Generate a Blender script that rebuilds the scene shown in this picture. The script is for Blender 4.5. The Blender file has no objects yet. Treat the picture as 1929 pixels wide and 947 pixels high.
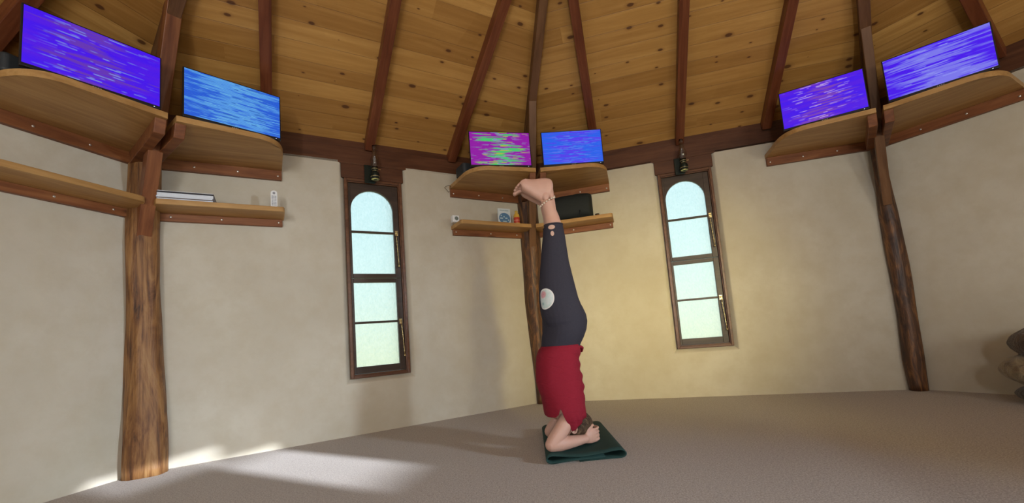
import bpy, bmesh, math, random
import numpy as np
from mathutils import Vector, Matrix, noise
random.seed(7)
SC = bpy.context.scene
COL = SC.collection

# ------------------------------------------------------------------ camera
def rad(a): return math.radians(a)
CAM_H = 0.70
PITCH, ROLL, FOC = rad(6.0815), rad(4.4819), 808.446
F_ = Vector((0, math.cos(PITCH), math.sin(PITCH)))
U0 = Vector((0, -math.sin(PITCH), math.cos(PITCH)))
X0 = Vector((1, 0, 0))
R_ = X0*math.cos(ROLL) - U0*math.sin(ROLL)
U_ = X0*math.sin(ROLL) + U0*math.cos(ROLL)
cd = bpy.data.cameras.new('camera')
cam = bpy.data.objects.new('camera', cd)
COL.objects.link(cam)
m = Matrix((R_, U_, -F_)).transposed().to_4x4()
m.translation = Vector((0, 0, CAM_H))
cam.matrix_world = m
cd.sensor_fit = 'HORIZONTAL'; cd.sensor_width = 36.0
cd.lens = FOC/1929*36.0
cd.shift_x = -5.186/1929; cd.shift_y = 67.209/1929
cd.clip_start = 0.02
SC.camera = cam

# ------------------------------------------------------------------ view
SC.view_settings.view_transform = 'Standard'
SC.view_settings.look = 'None'
SC.view_settings.exposure = 0.0
SC.view_settings.gamma = 1.0
SC.view_settings.use_curve_mapping = False

# ------------------------------------------------------------------ world
w = bpy.data.worlds.new('world'); SC.world = w; w.use_nodes = True
nt = w.node_tree; nt.nodes.clear()
o = nt.nodes.new('ShaderNodeOutputWorld'); bg = nt.nodes.new('ShaderNodeBackground')
tc = nt.nodes.new('ShaderNodeTexCoord'); sx = nt.nodes.new('ShaderNodeSeparateXYZ')
cr = nt.nodes.new('ShaderNodeValToRGB'); mr = nt.nodes.new('ShaderNodeMapRange')
mr.inputs['From Min'].default_value = -0.3; mr.inputs['From Max'].default_value = 0.7
el = cr.color_ramp.elements
el[0].position = 0.0; el[0].color = (0.50, 0.62, 0.34, 1)
el[1].position = 1.0; el[1].color = (0.50, 0.78, 0.90, 1)
e = el.new(0.28); e.color = (0.80, 0.87, 0.60, 1)
e = el.new(0.36); e.color = (0.63, 0.86, 0.84, 1)
nt.links.new(tc.outputs['Generated'], sx.inputs[0]); nt.links.new(sx.outputs['Z'], mr.inputs[0])
nt.links.new(mr.outputs[0], cr.inputs[0]); nt.links.new(cr.outputs[0], bg.inputs[0])
nt.links.new(bg.outputs[0], o.inputs[0]); bg.inputs[1].default_value = 1.28

# ------------------------------------------------------------------ room frame (regular octagon)
RC = 4.0284
CEN = Vector((0.716575, 0.346333))
PHI = -7.4816
def corner(i):
    a = rad(PHI + (i-2)*45.0)
    return Vector((CEN.x + RC*math.sin(a), CEN.y + RC*math.cos(a)))
L = 3.0832
TAN = math.tan(rad(67.5))
SLOPE = rad(31.154)
ZBB, ZBT = 2.2246, 2.4333
def wframe(i):
    a = corner(i); b = corner(i+1); e = (b-a).normalized()
    n = Vector((e.y, -e.x))
    if n.dot(CEN-a) < 0: n = -n
    return a, e, n
def WP(i, u, o, z):
    a, e, n = wframe(i); p = a + e*u + n*o
    return Vector((p.x, p.y, z))
def BP(i, r, t, z):
    """bisector frame of corner i: r towards the room centre, t to the right seen from the room"""
    c = corner(i); d = (CEN-c).normalized(); s = Vector((-d.y, d.x))
    p = c + d*r + s*t
    return Vector((p.x, p.y, z))

# ------------------------------------------------------------------ lights
def area(name, loc, target, sx_, sy_, energy, col):
    l = bpy.data.lights.new(name, 'AREA'); l.shape = 'RECTANGLE'; l.size = sx_; l.size_y = sy_
    l.energy = energy; l.color = col
    ob = bpy.data.objects.new(name, l); COL.objects.link(ob)
    ob.location = loc
    ob.rotation_euler = (Vector(target)-Vector(loc)).to_track_quat('-Z', 'Z').to_euler()
    return ob
# daylight from the glazed door behind the camera; the other areas are added fill
area('door_daylight', WP(6, 1.62, 0.05, 1.35), WP(6, 1.62, 2.0, 1.25), 0.26, 1.5, 84, (0.96, 0.97, 1.0))
area('window_daylight_rear', WP(6, 0.58, 0.06, 1.45), WP(6, 0.58, 2.0, 1.45), 0.8, 1.2, 34, (1.0, 0.94, 0.82))  # fill added on the rear wall so the figure's shadow spreads
area('window_daylight_right', WP(5, 1.54, 0.06, 1.45), WP(5, 1.54, 2.0, 1.5), 1.3, 1.2, 42, (1.0, 0.95, 0.86))  # broad fill added on the unseen right rear wall
area('window_daylight_left', WP(7, 1.54, 0.06, 1.40), WP(7, 1.54, 2.0, 1.5), 1.3, 1.2, 7, (0.93, 0.96, 1.0))  # weak broad fill added on the unseen left rear wall
wg = area('window_warm_glow', WP(5, 1.54, 0.08, 1.60), WP(2, 0.95, 0.0, 0.80), 0.6, 0.6, 7.5, (1.0, 0.82, 0.33))  # added beam that puts a yellow glow on the back right wall
wg.data.spread = rad(26)
wl = area('window_daylight_low', WP(4, 1.3, 0.04, 1.25), WP(1, 0.10, 0.0, 0.05), 0.4, 0.3, 12, (0.74, 0.87, 1.0))  # added cool beam brightening the wall base at the left post
wl.data.spread = rad(44)
SUN_EL = rad(11.0)
sh = Vector((6.05, -3.3)).normalized()
SUN_DIR = Vector((sh.x*math.cos(SUN_EL), sh.y*math.cos(SUN_EL), math.sin(SUN_EL)))
sl = bpy.data.lights.new('sun', 'SUN'); sl.energy = 15.0; sl.angle = rad(1.0); sl.color = (0.84, 0.90, 1.0)
so = bpy.data.objects.new('sun', sl); COL.objects.link(so)
so.rotation_euler = SUN_DIR.to_track_quat('Z', 'Y').to_euler()
so.location = SUN_DIR*30

# ------------------------------------------------------------------ node helpers
def new_mat(name):
    mt = bpy.data.materials.new(name); mt.use_nodes = True
    nt = mt.node_tree; b = nt.nodes['Principled BSDF']
    return mt, nt, b
def N(nt, t, **kw):
    n = nt.nodes.new(t)
    for k, v in kw.items():
        if k.startswith('i_'):
            n.inputs[k[2:].replace('_', ' ')].default_value = v
        else: setattr(n, k, v)
    return n
def LK(nt, a, b): nt.links.new(a, b)
def mth(nt, op, a, b=None, c=None, clamp=False):
    n = nt.nodes.new('ShaderNodeMath'); n.operation = op; n.use_clamp = clamp
    for k, v in enumerate((a, b, c)):
        if v is None: continue
        if isinstance(v, (int, float)): n.inputs[k].default_value = v
        else: nt.links.new(v, n.inputs[k])
    return n.outputs[0]
def mixc(nt, f, a, b, bt='MIX'):
    n = nt.nodes.new('ShaderNodeMix'); n.data_type = 'RGBA'; n.blend_type = bt
    for k, v in ((0, f), (6, a), (7, b)):
        if isinstance(v, (int, float)): n.inputs[k].default_value = v
        elif isinstance(v, tuple): n.inputs[k].default_value = (*v, 1) if len(v) == 3 else v
        else: nt.links.new(v, n.inputs[k])
    return n.outputs[2]
def ramp(nt, f, stops):
    n = nt.nodes.new('ShaderNodeValToRGB'); el = n.color_ramp.elements
    while len(el) < len(stops): el.new(0.5)
    for e, (p, c) in zip(el, stops):
        e.position = p; e.color = (*c, 1) if len(c) == 3 else c
    nt.links.new(f, n.inputs[0]); return n.outputs[0]
def coords(nt, scale=(1, 1, 1), attr='gc'):
    if attr: c = N(nt, 'ShaderNodeAttribute', attribute_name=attr).outputs['Vector']
    else: c = N(nt, 'ShaderNodeTexCoord').outputs['Object']
    mp = N(nt, 'ShaderNodeMapping'); mp.inputs['Scale'].default_value = scale
    LK(nt, c, mp.inputs[0]); return mp.outputs[0]
def noisef(nt, vec, scale=1, detail=3, rough=0.5, dist=0.0):
    n = N(nt, 'ShaderNodeTexNoise'); n.inputs['Scale'].default_value = scale
    n.inputs['Detail'].default_value = detail; n.inputs['Roughness'].default_value = rough
    n.inputs['Distortion'].default_value = dist
    LK(nt, vec, n.inputs['Vector']); return n.outputs['Fac']
def bump(nt, b, h, strength=0.3, dist=0.01):
    n = N(nt, 'ShaderNodeBump'); n.inputs['Strength'].default_value = strength
    n.inputs['Distance'].default_value = dist
    LK(nt, h, n.inputs['Height']); LK(nt, n.outputs[0], b.inputs['Normal'])

def wood(name, dark, mid, light, rough=0.45, stretch=14, spec=0.35, knots=False):
    mt, nt, b = new_mat(name)
    v = coords(nt, (1.2, stretch, stretch))
    g = noisef(nt, v, 1.6, 5, 0.6, 0.6)
    v2 = coords(nt, (3.0, stretch*7, stretch*7))
    g2 = noisef(nt, v2, 1.0, 3, 0.6)
    f = mth(nt, 'ADD', mth(nt, 'MULTIPLY', g, 0.72), mth(nt, 'MULTIPLY', g2, 0.28))
    c = ramp(nt, f, [(0.30, dark), (0.5, mid), (0.70, light)])
    if knots:
        vo = N(nt, 'ShaderNodeTexVoronoi'); vo.inputs['Scale'].default_value = 1.0
        LK(nt, coords(nt, (2.5, 9, 9)), vo.inputs['Vector'])
        k = ramp(nt, vo.outputs['Distance'], [(0.05, (0, 0, 0)), (0.16, (1, 1, 1))])
        c = mixc(nt, 0.75, c, mixc(nt, 1.0, c, k, 'MULTIPLY'))
    LK(nt, c, b.inputs['Base Color'])
    b.inputs['Roughness'].default_value = rough
    b.inputs['Specular IOR Level'].default_value = spec
    bump(nt, b, g2, 0.12, 0.004)
    return mt
def plain(name, col, rough=0.5, metal=0.0, spec=0.4, emit=None, es=0):
    mt, nt, b = new_mat(name)
    v = coords(nt, (1, 1, 1), None)
    g = noisef(nt, v, 35, 2)
    c = mixc(nt, g, tuple(x*0.9 for x in col), tuple(min(1, x*1.08) for x in col))
    LK(nt, c, b.inputs['Base Color'])
    b.inputs['Roughness'].default_value = rough; b.inputs['Metallic'].default_value = metal
    b.inputs['Specular IOR Level'].default_value = spec
    if emit:
        b.inputs['Emission Color'].default_value = (*emit, 1); b.inputs['Emission Strength'].default_value = es
    return mt

# ------------------------------------------------------------------ materials
def mat_plaster():
    mt, nt, b = new_mat('lime_plaster')
    v = coords(nt, (1, 1, 1), None)
    a = noisef(nt, v, 1.3, 4, 0.6); c2 = noisef(nt, v, 7, 4, 0.65)
    c = mixc(nt, ramp(nt, a, [(0.35, (0, 0, 0)), (0.65, (1, 1, 1))]), (0.52, 0.475, 0.385), (0.59, 0.55, 0.46))
    c = mixc(nt, mth(nt, 'MULTIPLY', ramp(nt, c2, [(0.4, (0, 0, 0)), (0.7, (1, 1, 1))]), 0.45), c, (0.47, 0.41, 0.30))
    LK(nt, c, b.inputs['Base Color']); b.inputs['Roughness'].default_value = 0.9
    b.inputs['Specular IOR Level'].default_value = 0.15
    h = mth(nt, 'ADD', noisef(nt, v, 3.5, 3, 0.5), mth(nt, 'MULTIPLY', noisef(nt, v, 40, 3, 0.6), 0.06))
    bump(nt, b, h, 0.35, 0.03)
    return mt
def mat_carpet():
    mt, nt, b = new_mat('taupe_carpet')
    v = coords(nt, (1, 1, 1), None)
    a = noisef(nt, v, 150, 3, 0.9); bb = noisef(nt, v, 1.4, 3, 0.5); s = noisef(nt, v, 75, 3, 0.8)
    c = ramp(nt, a, [(0.34, (0.17, 0.145, 0.122)), (0.5, (0.40, 0.345, 0.30)), (0.66, (0.62, 0.55, 0.49))])
    c = mixc(nt, mth(nt, 'MULTIPLY', bb, 0.35), c, (0.35, 0.30, 0.26))
    c = mixc(nt, ramp(nt, s, [(0.57, (0, 0, 0)), (0.68, (0.6, 0.6, 0.6))]), c, (0.13, 0.10, 0.09))
    LK(nt, c, b.inputs['Base Color']); b.inputs['Roughness'].default_value = 0.95
    b.inputs['Specular IOR Level'].default_value = 0.1
    b.inputs['Sheen Weight'].default_value = 0.15
    bump(nt, b, a, 0.35, 0.004)
    return mt
BW = 0.128
def mat_ceiling():
    mt, nt, b = new_mat('knotty_pine_boards')
    at = N(nt, 'ShaderNodeAttribute', attribute_name='gc').outputs['Vector']
    s = N(nt, 'ShaderNodeSeparateXYZ'); LK(nt, at, s.inputs[0])
    u, d, k = s.outputs
    row = mth(nt, 'FLOOR', mth(nt, 'DIVIDE', d, BW))
    fr = mth(nt, 'FRACT', mth(nt, 'DIVIDE', d, BW))
    wn = N(nt, 'ShaderNodeTexWhiteNoise', noise_dimensions='2D')
    cb = N(nt, 'ShaderNodeCombineXYZ'); LK(nt, row, cb.inputs[0]); LK(nt, k, cb.inputs[1])
    LK(nt, cb.outputs[0], wn.inputs['Vector'])
    off = mth(nt, 'MULTIPLY', wn.outputs['Value'], 7.0)
    seg = mth(nt, 'FLOOR', mth(nt, 'DIVIDE', mth(nt, 'ADD', u, off), 3.4))
    cb2 = N(nt, 'ShaderNodeCombineXYZ'); LK(nt, row, cb2.inputs[0]); LK(nt, seg, cb2.inputs[1]); LK(nt, k, cb2.inputs[2])
    wn2 = N(nt, 'ShaderNodeTexWhiteNoise', noise_dimensions='3D'); LK(nt, cb2.outputs[0], wn2.inputs['Vector'])
    r2 = wn2.outputs['Value']
    # grain
    cv = N(nt, 'ShaderNodeCombineXYZ')
    LK(nt, mth(nt, 'ADD', mth(nt, 'MULTIPLY', u, 1.0), mth(nt, 'MULTIPLY', r2, 31.0)), cv.inputs[0])
    LK(nt, mth(nt, 'MULTIPLY', d, 16.0), cv.inputs[1]); LK(nt, mth(nt, 'MULTIPLY', r2, 17.0), cv.inputs[2])
    g = noisef(nt, cv.outputs[0], 1.5, 4, 0.55, 0.8)
    g2 = noisef(nt, cv.outputs[0], 6.0, 3, 0.6, 0.3)
    c = ramp(nt, g, [(0.28, (0.37, 0.188, 0.052)), (0.50, (0.47, 0.255, 0.074)), (0.72, (0.59, 0.345, 0.115))])
    c = mixc(nt, mth(nt, 'MULTIPLY', g2, 0.35), c, (0.36, 0.19, 0.055))
    tint = ramp(nt, r2, [(0.0, (0.74, 0.66, 0.56)), (0.5, (1.0, 0.97, 0.92)), (1.0, (1.22, 1.24, 1.22))])
    c = mixc(nt, 1.0, c, tint, 'MULTIPLY')
    # knots : ellipses stretched along the board
    vo = N(nt, 'ShaderNodeTexVoronoi', voronoi_dimensions='2D'); vo.inputs['Scale'].default_value = 1.0; vo.inputs['Randomness'].default_value = 1.0
    kv = N(nt, 'ShaderNodeCombineXYZ')
    LK(nt, mth(nt, 'MULTIPLY', mth(nt, 'ADD', u, mth(nt, 'MULTIPLY', k, 9.3)), 4.2), kv.inputs[0])
    LK(nt, mth(nt, 'MULTIPLY', d, 8.4), kv.inputs[1]); LK(nt, k, kv.inputs[2])
    LK(nt, kv.outputs[0], vo.inputs['Vector'])
    rc = N(nt, 'ShaderNodeSeparateColor'); LK(nt, vo.outputs['Color'], rc.inputs[0])
    size = mth(nt, 'MAXIMUM', mth(nt, 'MULTIPLY', mth(nt, 'SUBTRACT', rc.outputs[0], 0.48), 0.25), 0.0)
    kd = mth(nt, 'ADD', vo.outputs['Distance'], mth(nt, 'MULTIPLY', mth(nt, 'SUBTRACT', g2, 0.5), 0.05))
    q = mth(nt, 'DIVIDE', kd, mth(nt, 'ADD', size, 0.0001))
    core = mth(nt, 'SUBTRACT', 1.0, mth(nt, 'MULTIPLY', mth(nt, 'SUBTRACT', q, 0.75), 2.5), clamp=True)
    halo = mth(nt, 'SUBTRACT', 1.0, mth(nt, 'MULTIPLY', mth(nt, 'SUBTRACT', q, 1.0), 0.8), clamp=True)
    has = mth(nt, 'GREATER_THAN', size, 0.012)
    c = mixc(nt, mth(nt, 'MULTIPLY', mth(nt, 'MULTIPLY', halo, has), 0.40), c, (0.24, 0.105, 0.035))
    c = mixc(nt, mth(nt, 'MULTIPLY', mth(nt, 'MULTIPLY', core, has), 0.85), c, (0.085, 0.03, 0.014))
    # seams (V groove)
    sm = mth(nt, 'MINIMUM', fr, mth(nt, 'SUBTRACT', 1.0, fr))
    line = mth(nt, 'SUBTRACT', 1.0, mth(nt, 'MULTIPLY', sm, 45.0), clamp=True)
    c = mixc(nt, mth(nt, 'MULTIPLY', line, 0.38), c, (0.12, 0.06, 0.025))
    LK(nt, c, b.inputs['Base Color']); b.inputs['Roughness'].default_value = 0.42
    b.inputs['Specular IOR Level'].default_value = 0.3
    bump(nt, b, mth(nt, 'SUBTRACT', mth(nt, 'MULTIPLY', g2, 0.1), line), 0.5, 0.004)
    return mt
def mat_log():
    mt, nt, b = new_mat('weathered_log')
    v = coords(nt, (0.9, 4.2, 4.2)); g = noisef(nt, v, 2.4, 5, 0.62, 1.8)
    v2 = coords(nt, (1.3, 30, 30)); g2 = noisef(nt, v2, 1.8, 4, 0.65, 0.4)
    f = mth(nt, 'ADD', mth(nt, 'MULTIPLY', g, 0.6), mth(nt, 'MULTIPLY', g2, 0.4))
    c = ramp(nt, f, [(0.36, (0.040, 0.017, 0.008)), (0.45, (0.15, 0.062, 0.021)), (0.54, (0.27, 0.130, 0.045)), (0.68, (0.38, 0.215, 0.085))])
    LK(nt, c, b.inputs['Base Color']); b.inputs['Roughness'].default_value = 0.5
    b.inputs['Specular IOR Level'].default_value = 0.35
    bump(nt, b, f, 0.5, 0.02)
    return mt
def mat_log_dark():
    mt, nt, b = new_mat('dark_weathered_log')
    v = coords(nt, (1.1, 4.5, 4.5)); g = noisef(nt, v, 3.0, 5, 0.62, 1.8)
    v2 = coords(nt, (1.3, 30, 30)); g2 = noisef(nt, v2, 1.8, 4, 0.65, 0.4)
    f = mth(nt, 'ADD', mth(nt, 'MULTIPLY', g, 0.65), mth(nt, 'MULTIPLY', g2, 0.35))
    c = ramp(nt, f, [(0.38, (0.030, 0.013, 0.008)), (0.50, (0.085, 0.036, 0.016)), (0.58, (0.19, 0.083, 0.028)), (0.68, (0.30, 0.135, 0.045))])
    LK(nt, c, b.inputs['Base Color']); b.inputs['Roughness'].default_value = 0.5
    bump(nt, b, f, 0.5, 0.02)
    return mt
PLASTER = mat_plaster(); CARPET = mat_carpet(); PINE = mat_ceiling(); LOG = mat_log(); LOGD = mat_log_dark()
RAFTER = wood('red_stained_rafter', (0.085, 0.022, 0.009), (0.155, 0.045, 0.018), (0.23, 0.078, 0.032), 0.38, 12, 0.4)
BEAM = wood('red_stained_beam', (0.055, 0.020, 0.010), (0.095, 0.036, 0.017), (0.135, 0.054, 0.026), 0.42, 8, 0.3)
HIPW = wood('brown_hip_timber', (0.085, 0.038, 0.016), (0.155, 0.075, 0.034), (0.21, 0.108, 0.052), 0.45, 10, 0.3)
CLEAT = wood('red_brown_cleat', (0.10, 0.030, 0.012), (0.21, 0.075, 0.028), (0.31, 0.13, 0.05), 0.45, 9, 0.3, True)
BOARD = wood('honey_pine_board', (0.30, 0.155, 0.05), (0.43, 0.245, 0.088), (0.55, 0.34, 0.14), 0.4, 9, 0.35)
FRAME = wood('window_frame_timber', (0.07, 0.026, 0.012), (0.125, 0.052, 0.025), (0.19, 0.085, 0.042), 0.35, 10, 0.4)
SASH = wood('dark_sash_timber', (0.028, 0.018, 0.013), (0.048, 0.030, 0.022), (0.075, 0.048, 0.034), 0.4, 10, 0.35)
BRASS = plain('aged_brass', (0.75, 0.62, 0.33), 0.28, 1.0)
STEEL = plain('screw_steel', (0.72, 0.70, 0.66), 0.3, 0.9)
BLACKP = plain('black_plastic', (0.012, 0.013, 0.017), 0.35)
BLACKM = plain('black_iron', (0.012, 0.02, 0.016), 0.35, 0.3)
BAGM = plain('black_fabric', (0.010, 0.013, 0.014), 0.75)
WHITEP = plain('white_plastic', (0.78, 0.80, 0.82), 0.45)

# ------------------------------------------------------------------ mesh builder
class MB:
    """vertices given as (l,a,b) local coords mapped by fn to world; gc stores the local coords for grain"""
    def __init__(s): s.v = []; s.g = []; s.f = []; s.sm = []
    def add(s, pts, faces, fn=None, off=None, smooth=False):
        o = len(s.v)
        off = off if off is not None else (random.random()*20, random.random()*20, random.random()*20)
        for p in pts:
            s.v.append(Vector(fn(*p)) if fn else Vector(p)); s.g.append((p[0]+off[0], p[1]+off[1], p[2]+off[2]))
        for f in faces: s.f.append([o+k for k in f]); s.sm.append(smooth)
    def box(s, l0, l1, a0, a1, b0, b1, fn=None, off=None):
        P = [(x, y, z) for x in (l0, l1) for y in (a0, a1) for z in (b0, b1)]
        s.add(P, [(0, 1, 3, 2), (4, 6, 7, 5), (0, 4, 5, 1), (2, 3, 7, 6), (0, 2, 6, 4), (1, 5, 7, 3)], fn, off)
    def prism(s, poly, b0, b1, fn=None, off=None):
        n = len(poly); P = [(x, y, b0) for x, y in poly] + [(x, y, b1) for x, y in poly]
        F = [tuple(range(n))[::-1], tuple(range(n, 2*n))] + [(k, (k+1) % n, n+(k+1) % n, n+k) for k in range(n)]
        s.add(P, F, fn, off)
    def rings(s, rings, closed=True, cap=True, smooth=True, off=None, gl=None):
        """rings : list of lists of world points"""
        n = len(rings[0]); P = [tuple(p) for r in rings for p in r]; F = []
        for k in range(len(rings)-1):
            for j in range(n if closed else n-1):
                j2 = (j+1) % n
                F.append((k*n+j, k*n+j2, (k+1)*n+j2, (k+1)*n+j))
        if cap:
            F.append(tuple(range(n))[::-1]); F.append(tuple(range((len(rings)-1)*n, len(rings)*n)))
        s.add(P, F, None, off, smooth)
    def tube(s, path, rad_, n=12, cap=True, smooth=True):
        path = [Vector(p) for p in path]; R = []
        up = None
        for k, p in enumerate(path):
            t = (path[min(k+1, len(path)-1)]-path[max(k-1, 0)]).normalized()
            if up is None: up = Vector((0, 0, 1)) if abs(t.z) < 0.9 else Vector((1, 0, 0))
            x = t.cross(up).normalized(); y = x.cross(t).normalized(); up = y
            r = rad_[k] if isinstance(rad_, (list, tuple)) else rad_
            R.append([p + x*r*math.cos(2*math.pi*j/n) + y*r*math.sin(2*math.pi*j/n) for j in range(n)])
        s.rings(R, True, cap, smooth)
    def lathe(s, c, prof, n=24, axis=None, smooth=True):
        """prof list (r,h) along axis from c"""
        ax = Vector(axis or (0, 0, 1)).normalized()
        x = ax.orthogonal().normalized(); y = ax.cross(x)
        c = Vector(c)
        s.rings([[c+ax*h+(x*math.cos(2*math.pi*j/n)+y*math.sin(2*math.pi*j/n))*r for j in range(n)] for r, h in prof], True, True, smooth)
    def ellipsoid(s, c, rx, n=16, mtx=None):
        c = Vector(c); R = []
        for k in range(1, n):
            t = math.pi*k/n
            ring = []
            for j in range(n*2):
                a = math.pi*j/n
                v = Vector((rx[0]*math.sin(t)*math.cos(a), rx[1]*math.sin(t)*math.sin(a), rx[2]*math.cos(t)))
                if mtx: v = mtx @ v
                ring.append(c+v)
            R.append(ring)
        s.rings(R)
    def mesh(s, name, base):
        me = bpy.data.meshes.new(name)
        me.from_pydata([tuple(v-base) for v in s.v], [], s.f)
        at = me.attributes.new('gc', 'FLOAT_VECTOR', 'POINT')
        at.data.foreach_set('vector', [c for g in s.g for c in g])
        me.polygons.foreach_set('use_smooth', s.sm)
        bm = bmesh.new(); bm.from_mesh(me); bmesh.ops.recalc_face_normals(bm, faces=bm.faces)
        bm.to_mesh(me); bm.free()
        return me
    def build(s, name, mat, parent=None, base=None, bevel=0.0, label=None, seg=2):
        base = Vector(parent.location) if parent is not None and base is None else Vector(base or (0, 0, 0))
        me = s.mesh(name, base)
        for mm in (mat if isinstance(mat, (list, tuple)) else [mat]): me.materials.append(mm)
        ob = bpy.data.objects.new(name, me); COL.objects.link(ob)
        if parent is not None:
            ob.parent = parent
            root = parent
            if parent.get('_sub'): pass
        else: ob.location = base
        if bevel:
            b = ob.modifiers.new('bevel', 'BEVEL'); b.width = bevel; b.segments = seg; b.limit_method = 'ANGLE'
            b.angle_limit = rad(40)
        if label: ob['label'] = label
        return ob
def sub(mb, name, mat, part, root, **kw):
    """a sub-part: parented to a part (whose own origin is the root's)"""
    ob = mb.build(name, mat, None, base=(0, 0, 0), **kw)
    me = ob.data
    for v in me.vertices: v.co -= Vector(root.location)
    ob.location = (0, 0, 0); ob.parent = part
    return ob
def tag(ob, label, cat, group=None):
    ob['label'] = label; ob['category'] = cat
    if group: ob['group'] = group
    return ob
def struct(ob): ob['kind'] = 'structure'; return ob
def thing(name, loc, label, cat, group=None):
    ob = bpy.data.objects.new(name, None); COL.objects.link(ob); ob.location = loc
    ob.empty_display_size = 0.1
    return tag(ob, label, cat, group)
def wfn(i): return lambda u, o, z: WP(i, u, o, z)

# ------------------------------------------------------------------ floor, walls, ceiling
fb = MB()
ring = [corner(k) for k in range(8)]
fb.add([(p.x, p.y, 0) for p in ring], [tuple(range(8))], off=(0, 0, 0))
struct(fb.build('floor', CARPET))

WALL_NAMES = ['wall_left', 'wall_back_left', 'wall_back_right', 'wall_right', 'wall_near_right', 'wall_rear_right', 'wall_rear', 'wall_rear_left']
OW = -0.30        # outside face
def wall_with_hole(i, u0, u1, z0, z1, top=ZBB+0.02, splay=0.033):
    """wall of length L with a splayed, round-edged opening; z1>=top: opening reaches the beam"""
    mb = MB(); fn = wfn(i)
    full = z1 >= top-1e-6
    prof = [(-0.012, 0.0), (-0.003, -0.002), (0.004, -0.008), (0.012, -0.018), (splay, -0.045), (splay, OW)]
    P = []; 
    rings_ = []
    for d, o_ in prof:
        zb = z0+d; zt = z1 if full else z1-d
        rings_.append([(u0+d, o_, zb), (u1-d, o_, zb), (u1-d, o_, zt), (u0+d, o_, zt)])
    for r in rings_: P += r
    F = []
    for k in range(len(rings_)-1):
        for j in range(4):
            if full and j == 2: continue
            j2 = (j+1) % 4; F.append((k*4+j, k*4+j2, (k+1)*4+j2, (k+1)*4+j))
    mb.add(P, F, fn, off=(0, 0, 0), smooth=False)
    d = prof[0][0]; a, b, c, e = u0+d, u1-d, z0+d, (z1 if full else z1-d)
    def quads(o_):
        us = [0, a, b, L]; zs = [0, c] + ([top] if full else [e, top])
        for x in range(3):
            for y in range(len(zs)-1):
                if x == 1 and y == 1: continue
                mb.add([(us[x], o_, zs[y]), (us[x+1], o_, zs[y]), (us[x+1], o_, zs[y+1]), (us[x], o_, zs[y+1])], [(0, 1, 2, 3)], fn, off=(0, 0, 0))
    quads(0.0); quads(OW)
    return mb
SUN_SLOTS = []
def boxwall(i, holes):
    """plain wall cut by rectangular holes (u0,u1,z0,z1), front and outer faces with reveals"""
    mb = MB(); fn = wfn(i); top = ZBB+0.02
    us = sorted({0, L, *[h[0] for h in holes], *[h[1] for h in holes]})
    zs = sorted({0, top, *[h[2] for h in holes], *[h[3] for h in holes]})
    for x in range(len(us)-1):
        for y in range(len(zs)-1):
            cx, cz = (us[x]+us[x+1])/2, (zs[y]+zs[y+1])/2
            if any(h[0] < cx < h[1] and h[2] < cz < h[3] for h in holes): continue
            for o_ in (0.0, -0.15):
                mb.add([(us[x], o_, zs[y]), (us[x+1], o_, zs[y]), (us[x+1], o_, zs[y+1]), (us[x], o_, zs[y+1])], [(0, 1, 2, 3)], fn, off=(0, 0, 0))
    for u0, u1, z0, z1 in holes:
        for q in ([(u0, z0), (u1, z0)], [(u1, z0), (u1, z1)], [(u1, z1), (u0, z1)], [(u0, z1), (u0, z0)]):
            (a, b), (c, d) = q
            mb.add([(a, 0, b), (c, 0, d), (c, -0.15, d), (a, -0.15, b)], [(0, 1, 2, 3)], fn, off=(0, 0, 0))
    return mb
for i in range(8):
    if i in (1, 2): mb = wall_with_hole(i, 1.272, 1.818, 0.403, 9 if False else ZBB+0.02)
    elif i == 4: mb = boxwall(4, [(1.12, 1.575, 1.13, 1.42), (1.43, 2.10, 1.44, 1.515)])  # unseen slots added and shaped so the sun patches land lower left
    elif i == 6: mb = boxwall(6, [(0.18, 0.98, 0.85, 2.05), (1.45, 1.79, 0.35, 2.05)])
    elif i in (5, 7): mb = boxwall(i, [(0.89, 2.19, 0.85, 2.05)])
    else: mb = boxwall(i, [])
    struct(mb.build(WALL_NAMES[i], PLASTER))

cb = MB(); tS = math.tan(SLOPE); RIN = RC*math.cos(rad(22.5))
for i in range(8):
    ex = 0.35
    fn = (lambda i: lambda u, d, k: WP(i, u, d*math.cos(SLOPE), ZBT + d*math.sin(SLOPE)))(i)
    e_d = ex/math.cos(SLOPE)
    P = [(-ex/TAN, -e_d, i*3.7), (L+ex/TAN, -e_d, i*3.7), (L/2, RIN/math.cos(SLOPE), i*3.7)]
    o = len(cb.v)
    for p in P:
        cb.v.append(fn(*p)); cb.g.append((p[0], p[1]+0.4*BW, p[2]))
    cb.f.append([o, o+1, o+2]); cb.sm.append(False)
ce = cb.build('ceiling', PINE); struct(ce)
sd = ce.modifiers.new('thickness', 'SOLIDIFY'); sd.thickness = 0.03; sd.offset = -1 
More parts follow.
